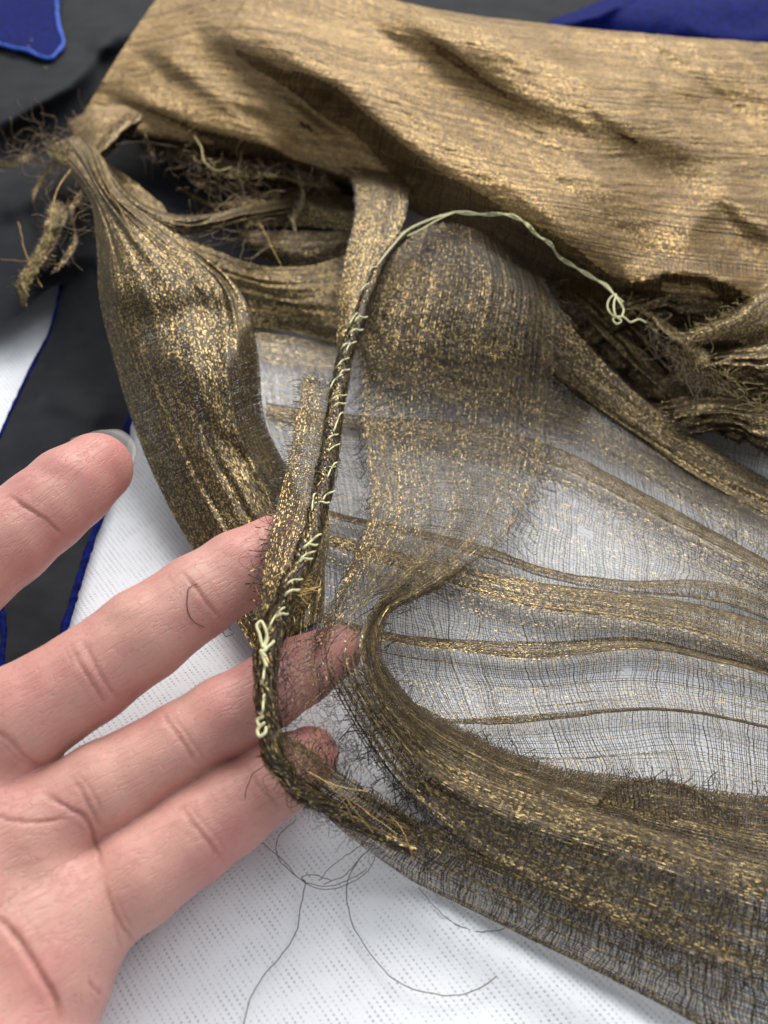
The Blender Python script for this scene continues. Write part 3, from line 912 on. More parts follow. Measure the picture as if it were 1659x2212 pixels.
panel = [[(540, 705, 2), (700, 735, 2), (850, 690, 3), (1000, 640, 4), (1250, 700, 5), (1450, 880, 5), (1760, 930, 4)],
         [(545, 780, 1.5), (700, 805, 1.5), (850, 800, 2), (1000, 800, 3), (1200, 840, 4), (1450, 965, 4), (1760, 1070, 3)]]
panel += mp([(575, 880, 1), (745, 905, 1.2), (830, 915, 2), (1000, 928, 3), (1180, 972, 3), (1400, 1082, 2), (1659, 1222, 1.5), (1760, 1275, 1.5)], [9, 10, 12, 14, 13, 12, 10, 10])
panel += [[(605, 1000, 1), (745, 1010, 1), (900, 1020, 2), (1100, 1060, 2.5), (1250, 1120, 2.5), (1450, 1200, 2), (1760, 1330, 1.5)]]
panel += mp([(640, 1090, 1), (760, 1120, 1), (900, 1150, 1.5), (1050, 1190, 2), (1200, 1240, 2), (1350, 1262, 2), (1550, 1268, 2), (1760, 1350, 2)], [4, 5, 6, 8, 7, 8, 10, 10], 0.8)
panel += mp([(690, 1160, 1), (820, 1200, 1.5), (1000, 1248, 2), (1150, 1285, 3), (1300, 1303, 3), (1500, 1335, 2.5), (1659, 1385, 2), (1760, 1425, 2)], [10, 16, 22, 28, 27, 30, 38, 40], 1.8)
panel += mp([(700, 1340, 1), (840, 1375, 1), (1000, 1394, 1.5), (1150, 1402, 2), (1400, 1390, 2), (1560, 1425, 1.5), (1760, 1480, 1.5)], [6, 8, 11, 15, 9, 6, 6], 1.0)
panel += [[(720, 1440, 1), (900, 1470, 1), (1100, 1490, 1.5), (1400, 1480, 1.5), (1760, 1550, 1.5)]]
panel += mp([(780, 1530, 1), (960, 1556, 1), (1100, 1552, 1), (1250, 1540, 1), (1400, 1530, 1), (1760, 1590, 1)], [2, 3, 4, 3, 2, 2], 0.4)
panel += [[(840, 1610, 1), (1000, 1640, 1), (1200, 1650, 1.5), (1450, 1640, 1.5), (1760, 1690, 1.5)],
          [(900, 1720, 1), (1100, 1740, 1), (1300, 1760, 1.5), (1550, 1770, 1.5), (1760, 1800, 1.5)]]
sheet('sheer_panel', panel, 240, 330, M_SHEER, wrinkle=0.18, mult=[PM.get(i_, 1.0) for i_ in range(len(panel) - 1)], holes=16, label='see-through single layer of open gauze with pressed pleats')

# torn overlay: gathered at the top, spreads, narrows over the fingertips and runs out as the lower band
torn = [
    [(855, 515, 33), (812, 620, 30), (788, 740, 25), (776, 860, 18), (790, 980, 14), (800, 1100, 14), (762, 1210, 19), (715, 1310, 26), (690, 1390, 29), (705, 1470, 28), (760, 1570, 21), (850, 1700, 13), (1000, 1830, 10), (1250, 1960, 10), (1500, 2060, 10), (1760, 2150, 10)],
    [(910, 492, 34), (872, 610, 31), (842, 740, 26), (830, 860, 18), (840, 980, 13), (850, 1100, 13), (802, 1215, 19), (750, 1315, 27), (725, 1390, 29), (745, 1470, 28), (800, 1570, 21), (890, 1690, 14), (1050, 1800, 12), (1300, 1900, 12), (1550, 1990, 12), (1760, 2060, 12)],
    [(970, 484, 35), (958, 600, 32), (930, 740, 26), (920, 860, 18), (920, 980, 12), (920, 1100, 12), (852, 1230, 18), (780, 1325, 26), (760, 1395, 28), (775, 1470, 27), (840, 1570, 20), (930, 1670, 15), (1100, 1760, 14), (1330, 1830, 14), (1560, 1910, 14), (1760, 1970, 14)],
    [(1040, 502, 35), (1058, 600, 33), (1040, 740, 26), (1030, 860, 17), (1020, 980, 11), (1000, 1110, 10), (892, 1240, 16), (800, 1335, 24), (785, 1400, 27), (800, 1460, 25), (870, 1560, 19), (980, 1650, 14), (1150, 1720, 13), (1360, 1780, 13), (1570, 1840, 13), (1760, 1890, 13)],
    [(1110, 540, 32), (1138, 622, 31), (1130, 740, 25), (1120, 860, 16), (1112, 980, 10), (1070, 1115, 8), (932, 1250, 14), (815, 1340, 22), (805, 1400, 25), (820, 1450, 23), (890, 1540, 16), (1010, 1620, 12), (1170, 1690, 11), (1380, 1740, 11), (1580, 1780, 11), (1760, 1810, 11)],
    [(1172, 600, 28), (1196, 660, 27), (1195, 760, 21), (1188, 870, 14), (1176, 1000, 9), (1112, 1150, 7), (960, 1265, 12), (832, 1345, 20), (824, 1400, 22), (840, 1450, 19), (910, 1530, 12), (1040, 1600, 7), (1200, 1660, 6), (1400, 1690, 6), (1590, 1720, 6), (1760, 1740, 6)],
]
_c = P(np.array(torn[2], float)); _c = np.concatenate([[0], np.cumsum(np.linalg.norm(np.diff(_c, axis=0), axis=1))])


def torn_thin(ss, tt):
    f = tt / tt.max()
    a, b = _c[6] / _c[-1], _c[10] / _c[-1]
    g = np.exp(-((f - (a + b) / 2) / ((b - a) * .55)) ** 2)             # worn thin where it lies over the fingertips
    return 1.0 - g * np.where(ss < 24, .74, .40) - .12 * (f > b) - .55 * np.clip((ss - 33) / 13, 0, 1) * np.clip((a * 1.02 - f) / .07, 0, 1) * (f > .16)


sheet('torn_overlay', torn, 420, 170, M_TORN, rip=(0.24, 12.0, 1.7), wrinkle=0.3, width=46, fray=(1, 0, 3.5, 8.0), holes=26, thin=torn_thin, label='torn upper layer gathered over the fingertips')

# pale hem below the lower band
hem = [
    [(690, 1690, 20), (780, 1740, 15), (880, 1790, 12), (1040, 1850, 11), (1280, 1960, 10), (1500, 2060, 10), (1760, 2150, 10)],
    [(670, 1700, 19), (770, 1775, 11), (880, 1850, 8), (1030, 1920, 7), (1290, 2040, 6), (1500, 2140, 6), (1760, 2230, 6)],
    [(650, 1710, 18), (755, 1805, 8), (866, 1888, 4), (1010, 1962, 3), (1300, 2106, 3), (1512, 2214, 3), (1760, 2330, 3)],
    [(655, 1715, 16), (760, 1812, 6), (872, 1884, 2), (1014, 1952, 1.5), (1304, 2092, 1.5), (1520, 2190, 1.5), (1760, 2290, 1.5)],
]
sheet('lower_hem', hem, 260, 70, M_TORN, rip=(0.2, 9.0, 2.2), wrinkle=0.35, fray=(3, 0, 0, 0))
# dense inner band that doubles the overlay where it runs out to the right
band2 = [[(x, y, max(z - 1.8, 2)) for x, y, z in r_[9:]] for r_ in torn]
sheet('lower_band', band2, 260, 90, M_MED, rip=(0.24, 12.0, 3.0), wrinkle=0.3, width=40, fray=(7, 0, 3, 0), thin=lambda ss, tt: .45 + .7 * ss / ss.max(), label='dense dark gathered band below the open panel')
band3 = [[(x, y - 6, max(z - 3, 1.5)) for x, y, z in r_[10:]] for r_ in torn[2:]]
sheet('lower_band', band3, 200, 70, M_MED, rip=(0.35, 15.0, 5.0), wrinkle=0.3, width=30, thin=lambda ss, tt: .5 + .6 * ss / ss.max())
sheet('lower_hem', [[(800, 1700, 12), (960, 1800, 9), (1240, 1910, 9), (1500, 2010, 9), (1760, 2090, 9)], [(780, 1745, 11), (930, 1835, 8), (1230, 1970, 7), (1490, 2080, 7), (1760, 2170, 7)], [(770, 1780, 8), (900, 1870, 5), (1200, 2020, 5), (1460, 2140, 5), (1760, 2260, 5)]], 200, 60, M_TORN, rip=(.3, 8, .5), wrinkle=.4, fray=(4, 0, 0, 2), thin=lambda ss, tt: 1.1 - .6 * ss / ss.max())
sheet('neck_strands', [[(x, y, max(z - .8, 2)) for x, y, z in r_[6:12]] for r_ in torn[3:]], 120, 40, M_TORN, rip=(0.25, 5.0, 3.0), wrinkle=0.3, width=13, fray=(9, 5, 1, 1))
# small twisted lip standing on the band
sheet('upturned_edge', [
    [(1225, 1772, 7), (1270, 1748, 11), (1325, 1700, 15), (1390, 1676, 16), (1470, 1690, 15), (1560, 1745, 13), (1640, 1800, 11), (1780, 1815, 10)],
    [(1228, 1778, 7), (1276, 1756, 10.5), (1330, 1710, 14.5), (1395, 1688, 15.5), (1474, 1702, 14.5), (1562, 1757, 12.5), (1642, 1812, 10.5), (1780, 1826, 10)],
    [(1226, 1774, 6), (1272, 1750, 10), (1327, 1703, 14), (1392, 1680, 15), (1472, 1694, 14), (1561, 1749, 12), (1641, 1804, 10), (1780, 1818, 10)],
    [(1225, 1790, 5), (1290, 1790, 8), (1350, 1760, 11), (1420, 1745, 13), (1490, 1760, 12), (1580, 1800, 11), (1650, 1840, 10), (1780, 1850, 10)],
    [(1225, 1830, 5), (1300, 1850, 7), (1370, 1840, 9), (1440, 1830, 10), (1510, 1840, 10), (1600, 1870, 10), (1660, 1890, 9), (1780, 1900, 9)]], 140, 60, M_TORN, wrinkle=.3)

# broad fold running from the gathers out to the right
sheet('broad_fold', [
    [(1150, 590, 29), (1215, 680, 25), (1290, 770, 18), (1400, 872, 11), (1520, 955, 7), (1659, 1035, 4), (1760, 1085, 4)],
    [(1165, 650, 27), (1200, 740, 20), (1280, 820, 14), (1390, 905, 9), (1510, 985, 6), (1659, 1070, 4), (1760, 1120, 4)],
    [(1130, 720, 20), (1190, 800, 13), (1270, 860, 10), (1370, 930, 7), (1490, 1010, 5), (1659, 1105, 3), (1760, 1155, 3)],
    [(1160, 740, 14), (1205, 820, 9), (1280, 880, 7), (1380, 950, 5), (1490, 1025, 4), (1659, 1115, 2.5), (1760, 1165, 2.5)]], 200, 60, M_MED, rip=(0.22, 9.0, 0.9), width=26)
sheet('open_fan', [
    [(1120, 640, 22), (1230, 740, 15), (1380, 880, 9), (1520, 970, 6), (1659, 1050, 4), (1780, 1100, 4)],
    [(1130, 760, 14), (1230, 840, 9), (1370, 940, 6), (1510, 1020, 4), (1659, 1110, 3), (1780, 1165, 3)],
    [(1140, 870, 10), (1230, 905, 7), (1360, 990, 5), (1500, 1070, 4), (1659, 1160, 3), (1780, 1215, 3)],
    [(1150, 940, 8), (1240, 960, 6), (1350, 1020, 4), (1500, 1110, 3), (1659, 1200, 2.5), (1780, 1255, 2.5)]], 160, 60, M_SHEER, rip=(0.2, 8, .3), fray=(3, 0, 0, 3), wrinkle=.2, width=34, thin=lambda ss, tt: 1.2 - .6 * ss / ss.max())
sheet('broad_fold', [
    [(760, 560, 22), (900, 560, 24), (1080, 600, 24), (1200, 660, 22), (1300, 770, 14)],
    [(760, 640, 18), (900, 660, 18), (1060, 690, 18), (1200, 740, 15), (1290, 810, 10)],
    [(770, 740, 10), (900, 780, 8), (1060, 820, 8), (1190, 840, 8), (1280, 870, 6)],
    [(790, 820, 5), (900, 850, 5), (1060, 885, 5), (1180, 900, 5), (1260, 915, 4)]], 140, 60, M_DENSE, rip=(0.25, 11.0, 0.9), fray=(0, 0, 0, 5), thin=lambda ss, tt: 1.15 - .8 * (ss / ss.max()) ** 2)

# ribbon strip standing behind the seam
sheet('ribbon_strip', [
    [(735, 355, 28), (762, 395, 34), (768, 440, 36), (745, 560, 34), (731, 660, 31), (728, 745, 28)],
    [(780, 350, 28), (808, 392, 35), (815, 440, 37), (785, 560, 35), (757, 660, 32), (742, 745, 29)],
    [(845, 350, 28), (872, 385, 34), (880, 430, 37), (845, 540, 35), (795, 650, 32), (765, 745, 29)]], 120, 40, M_DENSE, wrinkle=0.2, width=16, fray=(4, 2, .6, .6))

# side strip along the seam, fringed
sheet('seam_allowance', [
    [(655, 820, 28), (642, 900, 29), (622, 1000, 32), (600, 1090, 36.5), (578, 1190, 38), (568, 1250, 38), (562, 1340, 36)],
    [(690, 822, 29), (676, 905, 30), (655, 1010, 33.5), (640, 1095, 37.5), (612, 1200, 38.6), (592, 1270, 38.2), (575, 1340, 36)],
    [(728, 840, 28), (712, 930, 29), (698, 1040, 33.5), (680, 1120, 37), (652, 1215, 38), (622, 1285, 37.6), (592, 1345, 35.6)]], 160, 36, M_MED, wrinkle=0.25, width=11, fray=(4, 1, 3.0, 0))
sheet('seam_allowance', [
    [(705, 1080, 33), (712, 1150, 34), (700, 1230, 33), (660, 1320, 30), (625, 1370, 29)],
    [(680, 1080, 35), (672, 1150, 36), (650, 1230, 36), (620, 1320, 33), (600, 1370, 31)]], 80, 20, M_DENSE, wrinkle=0.3, width=8)


# worn web left across the fingertips
sheet('worn_web', [
    [(715, 1300, 29), (705, 1380, 30), (712, 1470, 29), (745, 1560, 24), (800, 1650, 18)],
    [(660, 1320, 32), (655, 1400, 31.5), (660, 1490, 30.5), (680, 1580, 27), (730, 1670, 20)],
    [(600, 1370, 34), (605, 1440, 33.5), (610, 1520, 32), (620, 1610, 28.5), (660, 1690, 22)]], 90, 50, M_SHEER, wrinkle=.5, width=11, holes=70, fray=(2, 2, 1, 1), thin=lambda ss, tt: .62 + 0 * ss)

# rolled seam
seam_path = [(985, 458, 38), (930, 478, 38), (870, 512, 38), (825, 570, 36), (794, 640, 34), (765, 720, 32), (738, 800, 30), (727, 870, 29.5), (713, 960, 31), (702, 1040, 35), (682, 1130, 38.5), (652, 1220, 40), (620, 1290, 39.5), (594, 1350, 38),
             (577, 1420, 36.5), (575, 1500, 35), (582, 1570, 32.5), (592, 1640, 30), (630, 1692, 24), (705, 1742, 17), (800, 1792, 12), (900, 1835, 11)]
NS = 420
sp = P(catmull(seam_path, NS))
q = np.linspace(0, 1, NS)
rad = np.interp(q, [0, .06, .15, .3, .5, .62, .72, .8, .9, 1], [.5, 1.0, 1.9, 2.1, 2.0, 2.15, 1.9, 1.7, 1.3, 1.0]) * (1 + .24 * vnoise(q * 38, q * 0 + .5))
sp = sp + np.stack([.35 * vnoise(q * 40, q), .35 * vnoise(q * 40 + 5, q), .2 * vnoise(q * 40 + 11, q)], -1)
V, F, U = tube_mesh(sp, rad * .82, 12)
seam = mesh_obj('rolled_seam', V, F, M_FIB_B, veil, U)
tn = np.gradient(sp, axis=0); tn /= np.linalg.norm(tn, axis=1)[:, None]
sa = np.cross(tn, [0, 0, 1.0]); sa /= np.linalg.norm(sa, axis=1)[:, None]; sb = np.cross(sa, tn)
ln_ = np.concatenate([[0], np.cumsum(np.linalg.norm(np.diff(sp, axis=0), axis=1))])
for mat_, cnt, twist in ((M_WARP, 46, .10), (M_WEFT, 26, .16)):
    pos = []; nn = []
    for k_ in range(cnt):
        a_ = rng.random() * 2 * np.pi + twist * ln_ * rng.uniform(.4, 1.3) + 1.3 * vnoise(ln_ * .12 + k_ * 3.3, ln_ * 0 + k_)
        dirn = np.cos(a_)[:, None] * sa + np.sin(a_)[:, None] * sb
        rr_ = rad * (1 + .16 * vnoise(ln_ * .5 + k_ * 5.1, ln_ * 0 + k_ * 1.7)) * rng.uniform(.82, 1.08)
        pos.append(sp + dirn * rr_[:, None]); nn.append(dirn)
    V, F, U = ribbon(np.array(pos), np.array(nn), np.full((cnt, 1, 1), .13), np.arange(cnt) + 77, np.repeat(ln_[None, :], cnt, 0))
    o_ = mesh_obj('wrapped_threads', V, F, mat_, seam, U); o_['kind'] = 'stuff'

# second strand of the seam past the fingers
sheet('frayed_strap', [
    [(590, 1600, 30), (640, 1660, 25), (720, 1720, 17), (830, 1790, 11), (930, 1850, 10)],
    [(605, 1590, 30), (665, 1640, 25), (750, 1700, 17), (850, 1760, 12), (950, 1820, 11)],
    [(600, 1575, 30), (690, 1630, 24), (790, 1705, 17), (880, 1760, 13), (960, 1800, 12)]], 120, 30, M_TORN, wrinkle=0.6, width=10, fray=(0, 3, 4, 4))

# inside of the opening: straps and bands over the black cloth
sheet('inner_strap', [
    [(225, 345, 33), (290, 425, 31), (370, 462, 30), (455, 462, 28), (545, 440, 24), (640, 430, 16)],
    [(230, 375, 36), (290, 445, 34), (370, 482, 33), (455, 478, 31), (550, 456, 25), (645, 445, 16)],
    [(240, 400, 34), (300, 468, 31), (375, 505, 30), (460, 498, 28), (556, 474, 23), (650, 462, 14)]], 110, 30, M_DENSE, rip=(.4, 4, 0), width=16)
sheet('inner_strap', [[(232, 350, 22), (300, 400, 20), (350, 440, 18)], [(245, 420, 22), (300, 470, 20), (400, 530, 18)]], 40, 20, M_DENSE, wrinkle=.4)
sheet('inner_band', [
    [(555, 425, 15), (640, 405, 17), (790, 430, 18)], [(545, 455, 15), (640, 452, 16), (775, 470, 17)],
    [(560, 490, 12), (650, 488, 12), (770, 500, 13)]], 90, 40, M_DENSE, rip=(.25, 9, .4), wrinkle=.4, fray=(4, 0, 1, 1))
sheet('inner_band', [
    [(545, 500, 14), (640, 500, 15), (760, 500, 16)], [(548, 530, 14), (640, 545, 14), (755, 535, 14)],
    [(575, 560, 10), (650, 580, 10), (750, 572, 10)]], 90, 40, M_MED, rip=(.25, 9, 1.4), wrinkle=.4, fray=(4, 0, 1, 1))
sheet('inner_band', [
    [(360, 500, 12), (450, 535, 13), (560, 572, 13), (660, 575, 13), (770, 545, 14)], [(380, 560, 11), (480, 585, 12), (600, 615, 12), (690, 620, 12), (760, 610, 12)],
    [(430, 640, 7), (530, 645, 8), (640, 668, 8), (700, 685, 8), (752, 690, 8)], [(440, 700, 3), (545, 708, 3), (650, 720, 3), (700, 735, 3), (750, 748, 3)]], 110, 60, M_DENSE, rip=(.2, 10, 2.4), wrinkle=.3)
for q_ in ([(310, 285, 30), (335, 345, 24), (390, 405, 22), (470, 440, 24), (540, 432, 24)], [(455, 335, 24), (490, 385, 20), (520, 440, 18), (530, 500, 15)], [(560, 350, 24), (600, 395, 20), (585, 440, 18), (545, 470, 16)],
           [(380, 330, 24), (400, 375, 18), (450, 400, 15), (520, 395, 15)], [(640, 370, 24), (650, 420, 20), (630, 470, 18), (640, 520, 14)], [(120, 345, 33), (90, 380, 28), (70, 430, 24), (85, 480, 22)], [(60, 330, 30), (20, 350, 28), (-20, 345, 27)],
           [(180, 400, 36), (150, 450, 33), (160, 510, 30), (130, 560, 27)]):
    w_ = rng.uniform(7, 15)
    sheet('torn_shred', [q_, [(x + w_ * .6, y + w_, z - 1) for x, y, z in q_]], 50, 12, M_MED, wrinkle=.6, width=5, fray=(3, 7, 2, 2))
# puckered loop at the corner of the drape
sheet('puckered_loop', [
    [(150, 265, 32), (200, 232, 35), (270, 228, 35), (310, 250, 34)], [(165, 300, 34), (205, 262, 38), (255, 250, 38), (290, 262, 36)],
    [(195, 345, 35), (215, 310, 37), (240, 285, 37), (270, 275, 34)], [(215, 340, 30), (230, 320, 31), (255, 300, 31), (285, 280, 30)]], 60, 40, M_SATIN, wrinkle=.5)
sheet('puckered_loop', [
    [(190, 330, 36), (215, 300, 37), (255, 262, 37), (295, 245, 36)], [(205, 345, 36), (232, 318, 38), (268, 280, 38), (305, 255, 37)], [(225, 345, 32), (245, 325, 33), (275, 295, 33), (308, 265, 33)]], 50, 20, M_DENSE, wrinkle=.5)
sheet('inner_band', [
    [(300, 300, 20), (420, 330, 20), (600, 360, 20), (720, 390, 20)], [(320, 330, 18), (430, 352, 18), (600, 385, 18), (740, 420, 18)], [(430, 352, 14), (490, 372, 14), (610, 402, 14), (740, 440, 14)]], 90, 30, M_DENSE, rip=(.2, 9, .3), wrinkle=.6, fray=(3, 0, 1, 4))

# bunched cloth at the right
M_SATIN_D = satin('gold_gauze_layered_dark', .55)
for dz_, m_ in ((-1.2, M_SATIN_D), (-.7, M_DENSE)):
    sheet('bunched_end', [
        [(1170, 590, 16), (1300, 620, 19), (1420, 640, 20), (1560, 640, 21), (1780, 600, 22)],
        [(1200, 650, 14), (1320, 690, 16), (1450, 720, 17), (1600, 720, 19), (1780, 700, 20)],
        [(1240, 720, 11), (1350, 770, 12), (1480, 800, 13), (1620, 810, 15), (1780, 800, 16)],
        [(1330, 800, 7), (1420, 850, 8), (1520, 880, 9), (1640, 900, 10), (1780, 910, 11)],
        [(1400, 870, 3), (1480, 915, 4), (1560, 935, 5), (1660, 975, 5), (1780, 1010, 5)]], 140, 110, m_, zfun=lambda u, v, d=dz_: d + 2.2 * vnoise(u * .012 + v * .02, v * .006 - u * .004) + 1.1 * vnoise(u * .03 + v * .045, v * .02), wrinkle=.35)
sheet('bunched_end', [
    [(1180, 600, 20), (1280, 700, 16), (1380, 800, 11), (1500, 900, 7), (1600, 960, 5)],
    [(1230, 620, 18), (1330, 710, 15), (1430, 800, 11), (1530, 880, 8), (1620, 920, 6)],
    [(1340, 650, 18), (1400, 720, 16), (1480, 790, 12), (1560, 850, 9), (1640, 890, 8)]], 110, 50, M_DENSE, rip=(.5, 6, 1), wrinkle=.4, fray=(6, 0, 1.5, 2.5))
sheet('bunched_end', [
    [(1350, 655, 24), (1400, 700, 22), (1440, 760, 19), (1470, 830, 14)], [(1390, 665, 25), (1440, 720, 24), (1500, 780, 20), (1540, 850, 14)],
    [(1420, 680, 23), (1500, 740, 22), (1570, 800, 19), (1620, 860, 14)]], 70, 50, M_DENSE, wrinkle=.6, fray=(6, 0, 1.5, 2.5))
sheet('bunched_end', [
    [(1450, 860, 10), (1540, 850, 13), (1640, 870, 14), (1760, 900, 14)], [(1470, 900, 12), (1550, 890, 15), (1650, 900, 16), (1760, 930, 16)],
    [(1500, 935, 9), (1570, 925, 11), (1650, 960, 12), (1760, 1010, 12)], [(1510, 930, 5), (1580, 930, 5), (1660, 985, 5), (1760, 1020, 5)]], 90, 60, M_DENSE, rip=(.7, 5, 2), wrinkle=.5, fray=(6, 0, 1.5, 2.5))
sheet('bunched_end', [
    [(1500, 700, 22), (1580, 660, 26), (1660, 610, 29), (1760, 560, 30)], [(1510, 720, 25), (1590, 690, 29), (1670, 640, 31), (1760, 590, 32)],
    [(1520, 745, 23), (1600, 720, 26), (1680, 690, 28), (1760, 650, 29)], [(1530, 760, 18), (1610, 760, 20), (1690, 740, 22), (1760, 720, 22)]], 90, 50, M_DENSE, wrinkle=.5, fray=(6, 0, 1.5, 2.5))
sheet('bunched_end', [
    [(1520, 760, 18), (1600, 745, 22), (1680, 735, 24), (1760, 730, 25)], [(1530, 790, 20), (1610, 790, 23), (1680, 790, 25), (1760, 780, 26)],
    [(1560, 830, 15), (1630, 840, 17), (1690, 850, 19), (1760, 850, 19)]], 80, 40, M_DENSE, rip=(.9, 6, 2), wrinkle=.6, fray=(6, 0, 1.5, 2.5))
sheet('bunched_end', [
    [(1340, 640, 22), (1420, 610, 26), (1520, 612, 27), (1600, 640, 24)], [(1345, 665, 24), (1430, 640, 27), (1520, 645, 27), (1590, 665, 24)], [(1360, 690, 20), (1440, 680, 22), (1520, 690, 22), (1580, 700, 20)]], 70, 40, M_DENSE, rip=(.6, 4, 2), wrinkle=.3, fray=(6, 0, 1.5, 2.5))


# ------------------------------------------------------------------ threads
def hair(bag, start, direc, length, curl, r, z_up=0.0, n=None, droop=0.0):
    """curly loose fibre: a wandering tube from start (mm)"""
    n = n or max(5, int(length / 0.35))
    st = length / n
    d = np.array(direc, float); d /= np.linalg.norm(d) + 1e-9
    p = [np.array(start, float)]
    k = rng.normal(size=3) * curl
    for i in range(n):
        k = 0.88 * k + 0.12 * rng.normal(size=3) * curl * 3.6
        d = d + k * st + np.array([0, 0, -droop * st]); d /= np.linalg.norm(d)
        q = p[-1] + d * st
        if q[2] < 0.35: q[2] = 0.35; d[2] = abs(d[2]) * .3
        p.append(q)
    bag.add(*tube_mesh(np.array(p), r, 4))


def fringe(path, n, ang, spread, length, curl, mat, r=0.055, name='frayed_edge', zj=0.6, jit=6, droop=0.02, parent=None):
    """loose fibres leaving an edge given in (u, v, z); ang in degrees on screen (0 = right, 90 = up)"""
    bag = Bag()
    c = catmull(path, 200)
    for _ in range(n):
        i = rng.integers(0, 200)
        s = c[i] + np.array([rng.normal() * jit, rng.normal() * jit, abs(rng.normal()) * zj])
        a = math.radians(ang + rng.normal() * spread)
        e = s + np.array([math.cos(a) * 30, -math.sin(a) * 30, rng.normal() * 1.5])
        p0, p1 = P(s), P(e)
        hair(bag, p0, p1 - p0, length * rng.uniform(.35, 1.3), curl * (1.35 if r < .07 else 1), r * rng.uniform(.7, 1.3) * (.66 if r < .07 else 1), droop=droop)
    return bag.build(name, mat, parent or veil, 'stuff')


# seam fringe over the middle finger
fringe([(598, 1110, 36.5), (580, 1180, 37), (565, 1250, 37)], 34, 192, 22, 5.0, .55, M_FIB_D, .06)
fringe([(600, 1110, 36.5), (570, 1290, 37)], 14, 200, 40, 3.5, .25, M_FIB_G, .05)
fringe([(560, 1400, 35), (562, 1480, 34), (575, 1600, 31)], 40, 185, 40, 1.8, .7, M_FIB_D, .06)
# hole between the seam and the overlay
fringe([(610, 1400, 32), (605, 1500, 32), (615, 1590, 29)], 120, 0, 35, 5.0, .75, M_FIB_D, .055)
fringe([(700, 1320, 28), (690, 1420, 28), (720, 1560, 25)], 150, 185, 35, 4.5, .75, M_FIB_D, .055)
fringe([(640, 1370, 31), (660, 1480, 30), (690, 1590, 27)], 40, 300, 60, 3.5, .25, M_FIB_G, .06)
fringe([(650, 1600, 26), (740, 1600, 23), (800, 1650, 19)], 90, 250, 50, 4.0, .7, M_FIB_D, .055)
fringe([(610, 1660, 27), (680, 1730, 19), (780, 1790, 12)], 110, 250, 35, 4.5, .7, M_FIB_D, .055)
fringe([(610, 1670, 27), (690, 1730, 19), (800, 1800, 12)], 40, 225, 40, 5.0, .3, M_FIB_B, .06)
fringe([(760, 1580, 22), (850, 1700, 14), (930, 1760, 12)], 90, 215, 40, 4.5, .6, M_FIB_D, .055)
fringe([(640, 1650, 26), (760, 1720, 17), (860, 1780, 12)], 10, 325, 9, 9, .05, M_FIB_G, .08, name='pulled_thread')
# gap left of the overlay
fringe([(775, 850, 18), (785, 980, 15), (790, 1120, 15)], 150, 185, 40, 4.5, .7, M_FIB_D, .05)
fringe([(730, 870, 29), (715, 980, 31), (700, 1090, 35)], 90, 350, 40, 4.0, .6, M_FIB_D, .05)
fringe([(770, 720, 30), (730, 860, 29), (700, 1050, 35), (640, 1250, 40)], 90, 20, 70, 3.5, .3, M_FIB_G, .05)
fringe([(770, 720, 30), (730, 860, 29), (700, 1050, 35), (640, 1250, 40), (600, 1340, 38)], 90, 200, 70, 2.4, .4, M_FIB_B, .05)
fringe([(655, 818, 29), (690, 818, 30), (722, 835, 30)], 60, 110, 60, 3.0, .9, M_FIB_D, .06)
fringe([(652, 830, 29), (640, 900, 29), (605, 1060, 35)], 60, 180, 30, 2.0, .8, M_FIB_D, .05)
fringe([(600, 1255, 39), (645, 1270, 40), (625, 1300, 40)], 60, 30, 50, 3.6, .12, M_FIB_G, .07)
# overlay's right-hand edge
fringe([(1195, 700, 25), (1188, 900, 13), (1178, 1000, 10), (1112, 1150, 8)], 150, 350, 30, 3.4, .6, M_FIB_D, .05)
fringe([(1190, 700, 25), (1188, 900, 13), (1170, 1010, 10), (1060, 1200, 10)], 50, 60, 60, 4.5, .12, M_FIB_G, .055)
fringe([(1060, 1190, 10), (960, 1265, 13), (850, 1330, 20)], 60, 320, 50, 2.6, .4, M_FIB_B, .05)
fringe([(1150, 600, 30), (1200, 640, 27), (1280, 690, 20)], 70, 330, 80, 6.0, .45, M_FIB_B, .06)
fringe([(840, 720, 27), (1000, 740, 27), (1180, 780, 22)], 60, 80, 80, 4.0, .15, M_FIB_G, .05)
# knot and opening, upper left
fringe([(110, 330, 34), (60, 320, 30), (160, 300, 36)], 30, 190, 50, 17, .24, M_FIB_L, .09, jit=24)
fringe([(110, 330, 34), (160, 300, 36)], 24, 200, 70, 14, .3, M_FIB_B, .08, jit=26)
fringe([(190, 240, 32), (150, 290, 35), (120, 340, 35)], 40, 150, 60, 7, .25, M_FIB_L, .10)
fringe([(180, 380, 38), (200, 450, 39), (205, 540, 37)], 18, 195, 35, 15, .25, M_FIB_L, .08, jit=14)
fringe([(300, 320, 28), (420, 340, 24), (580, 370, 24)], 50, 270, 60, 11, .3, M_FIB_B, .08, jit=18)
fringe([(440, 345, 24), (520, 360, 24), (590, 375, 24)], 44, 240, 60, 12, .3, M_FIB_L, .08, jit=24)
fringe([(540, 420, 24), (550, 470, 22), (560, 540, 20)], 44, 190, 45, 17, .2, M_FIB_L, .08, jit=24)
fringe([(380, 500, 31), (450, 500, 31), (540, 450, 32)], 36, 310, 80, 9, .3, M_FIB_L, .08, jit=24)
fringe([(30, 320, 28), (110, 380, 32), (190, 480, 36)], 34, 200, 70, 12, .25, M_FIB_L, .08, jit=26)
fringe([(420, 360, 22), (500, 430, 22), (560, 480, 20)], 50, 220, 90, 12, .25, M_FIB_L, .08, jit=34)
fringe([(200, 300, 38), (260, 260, 38), (300, 245, 37)], 60, 60, 80, 4.5, .4, M_FIB_L, .09)
fringe([(650, 345, 33), (720, 365, 33), (780, 380, 35)], 30, 90, 60, 5, .25, M_FIB_B, .08)
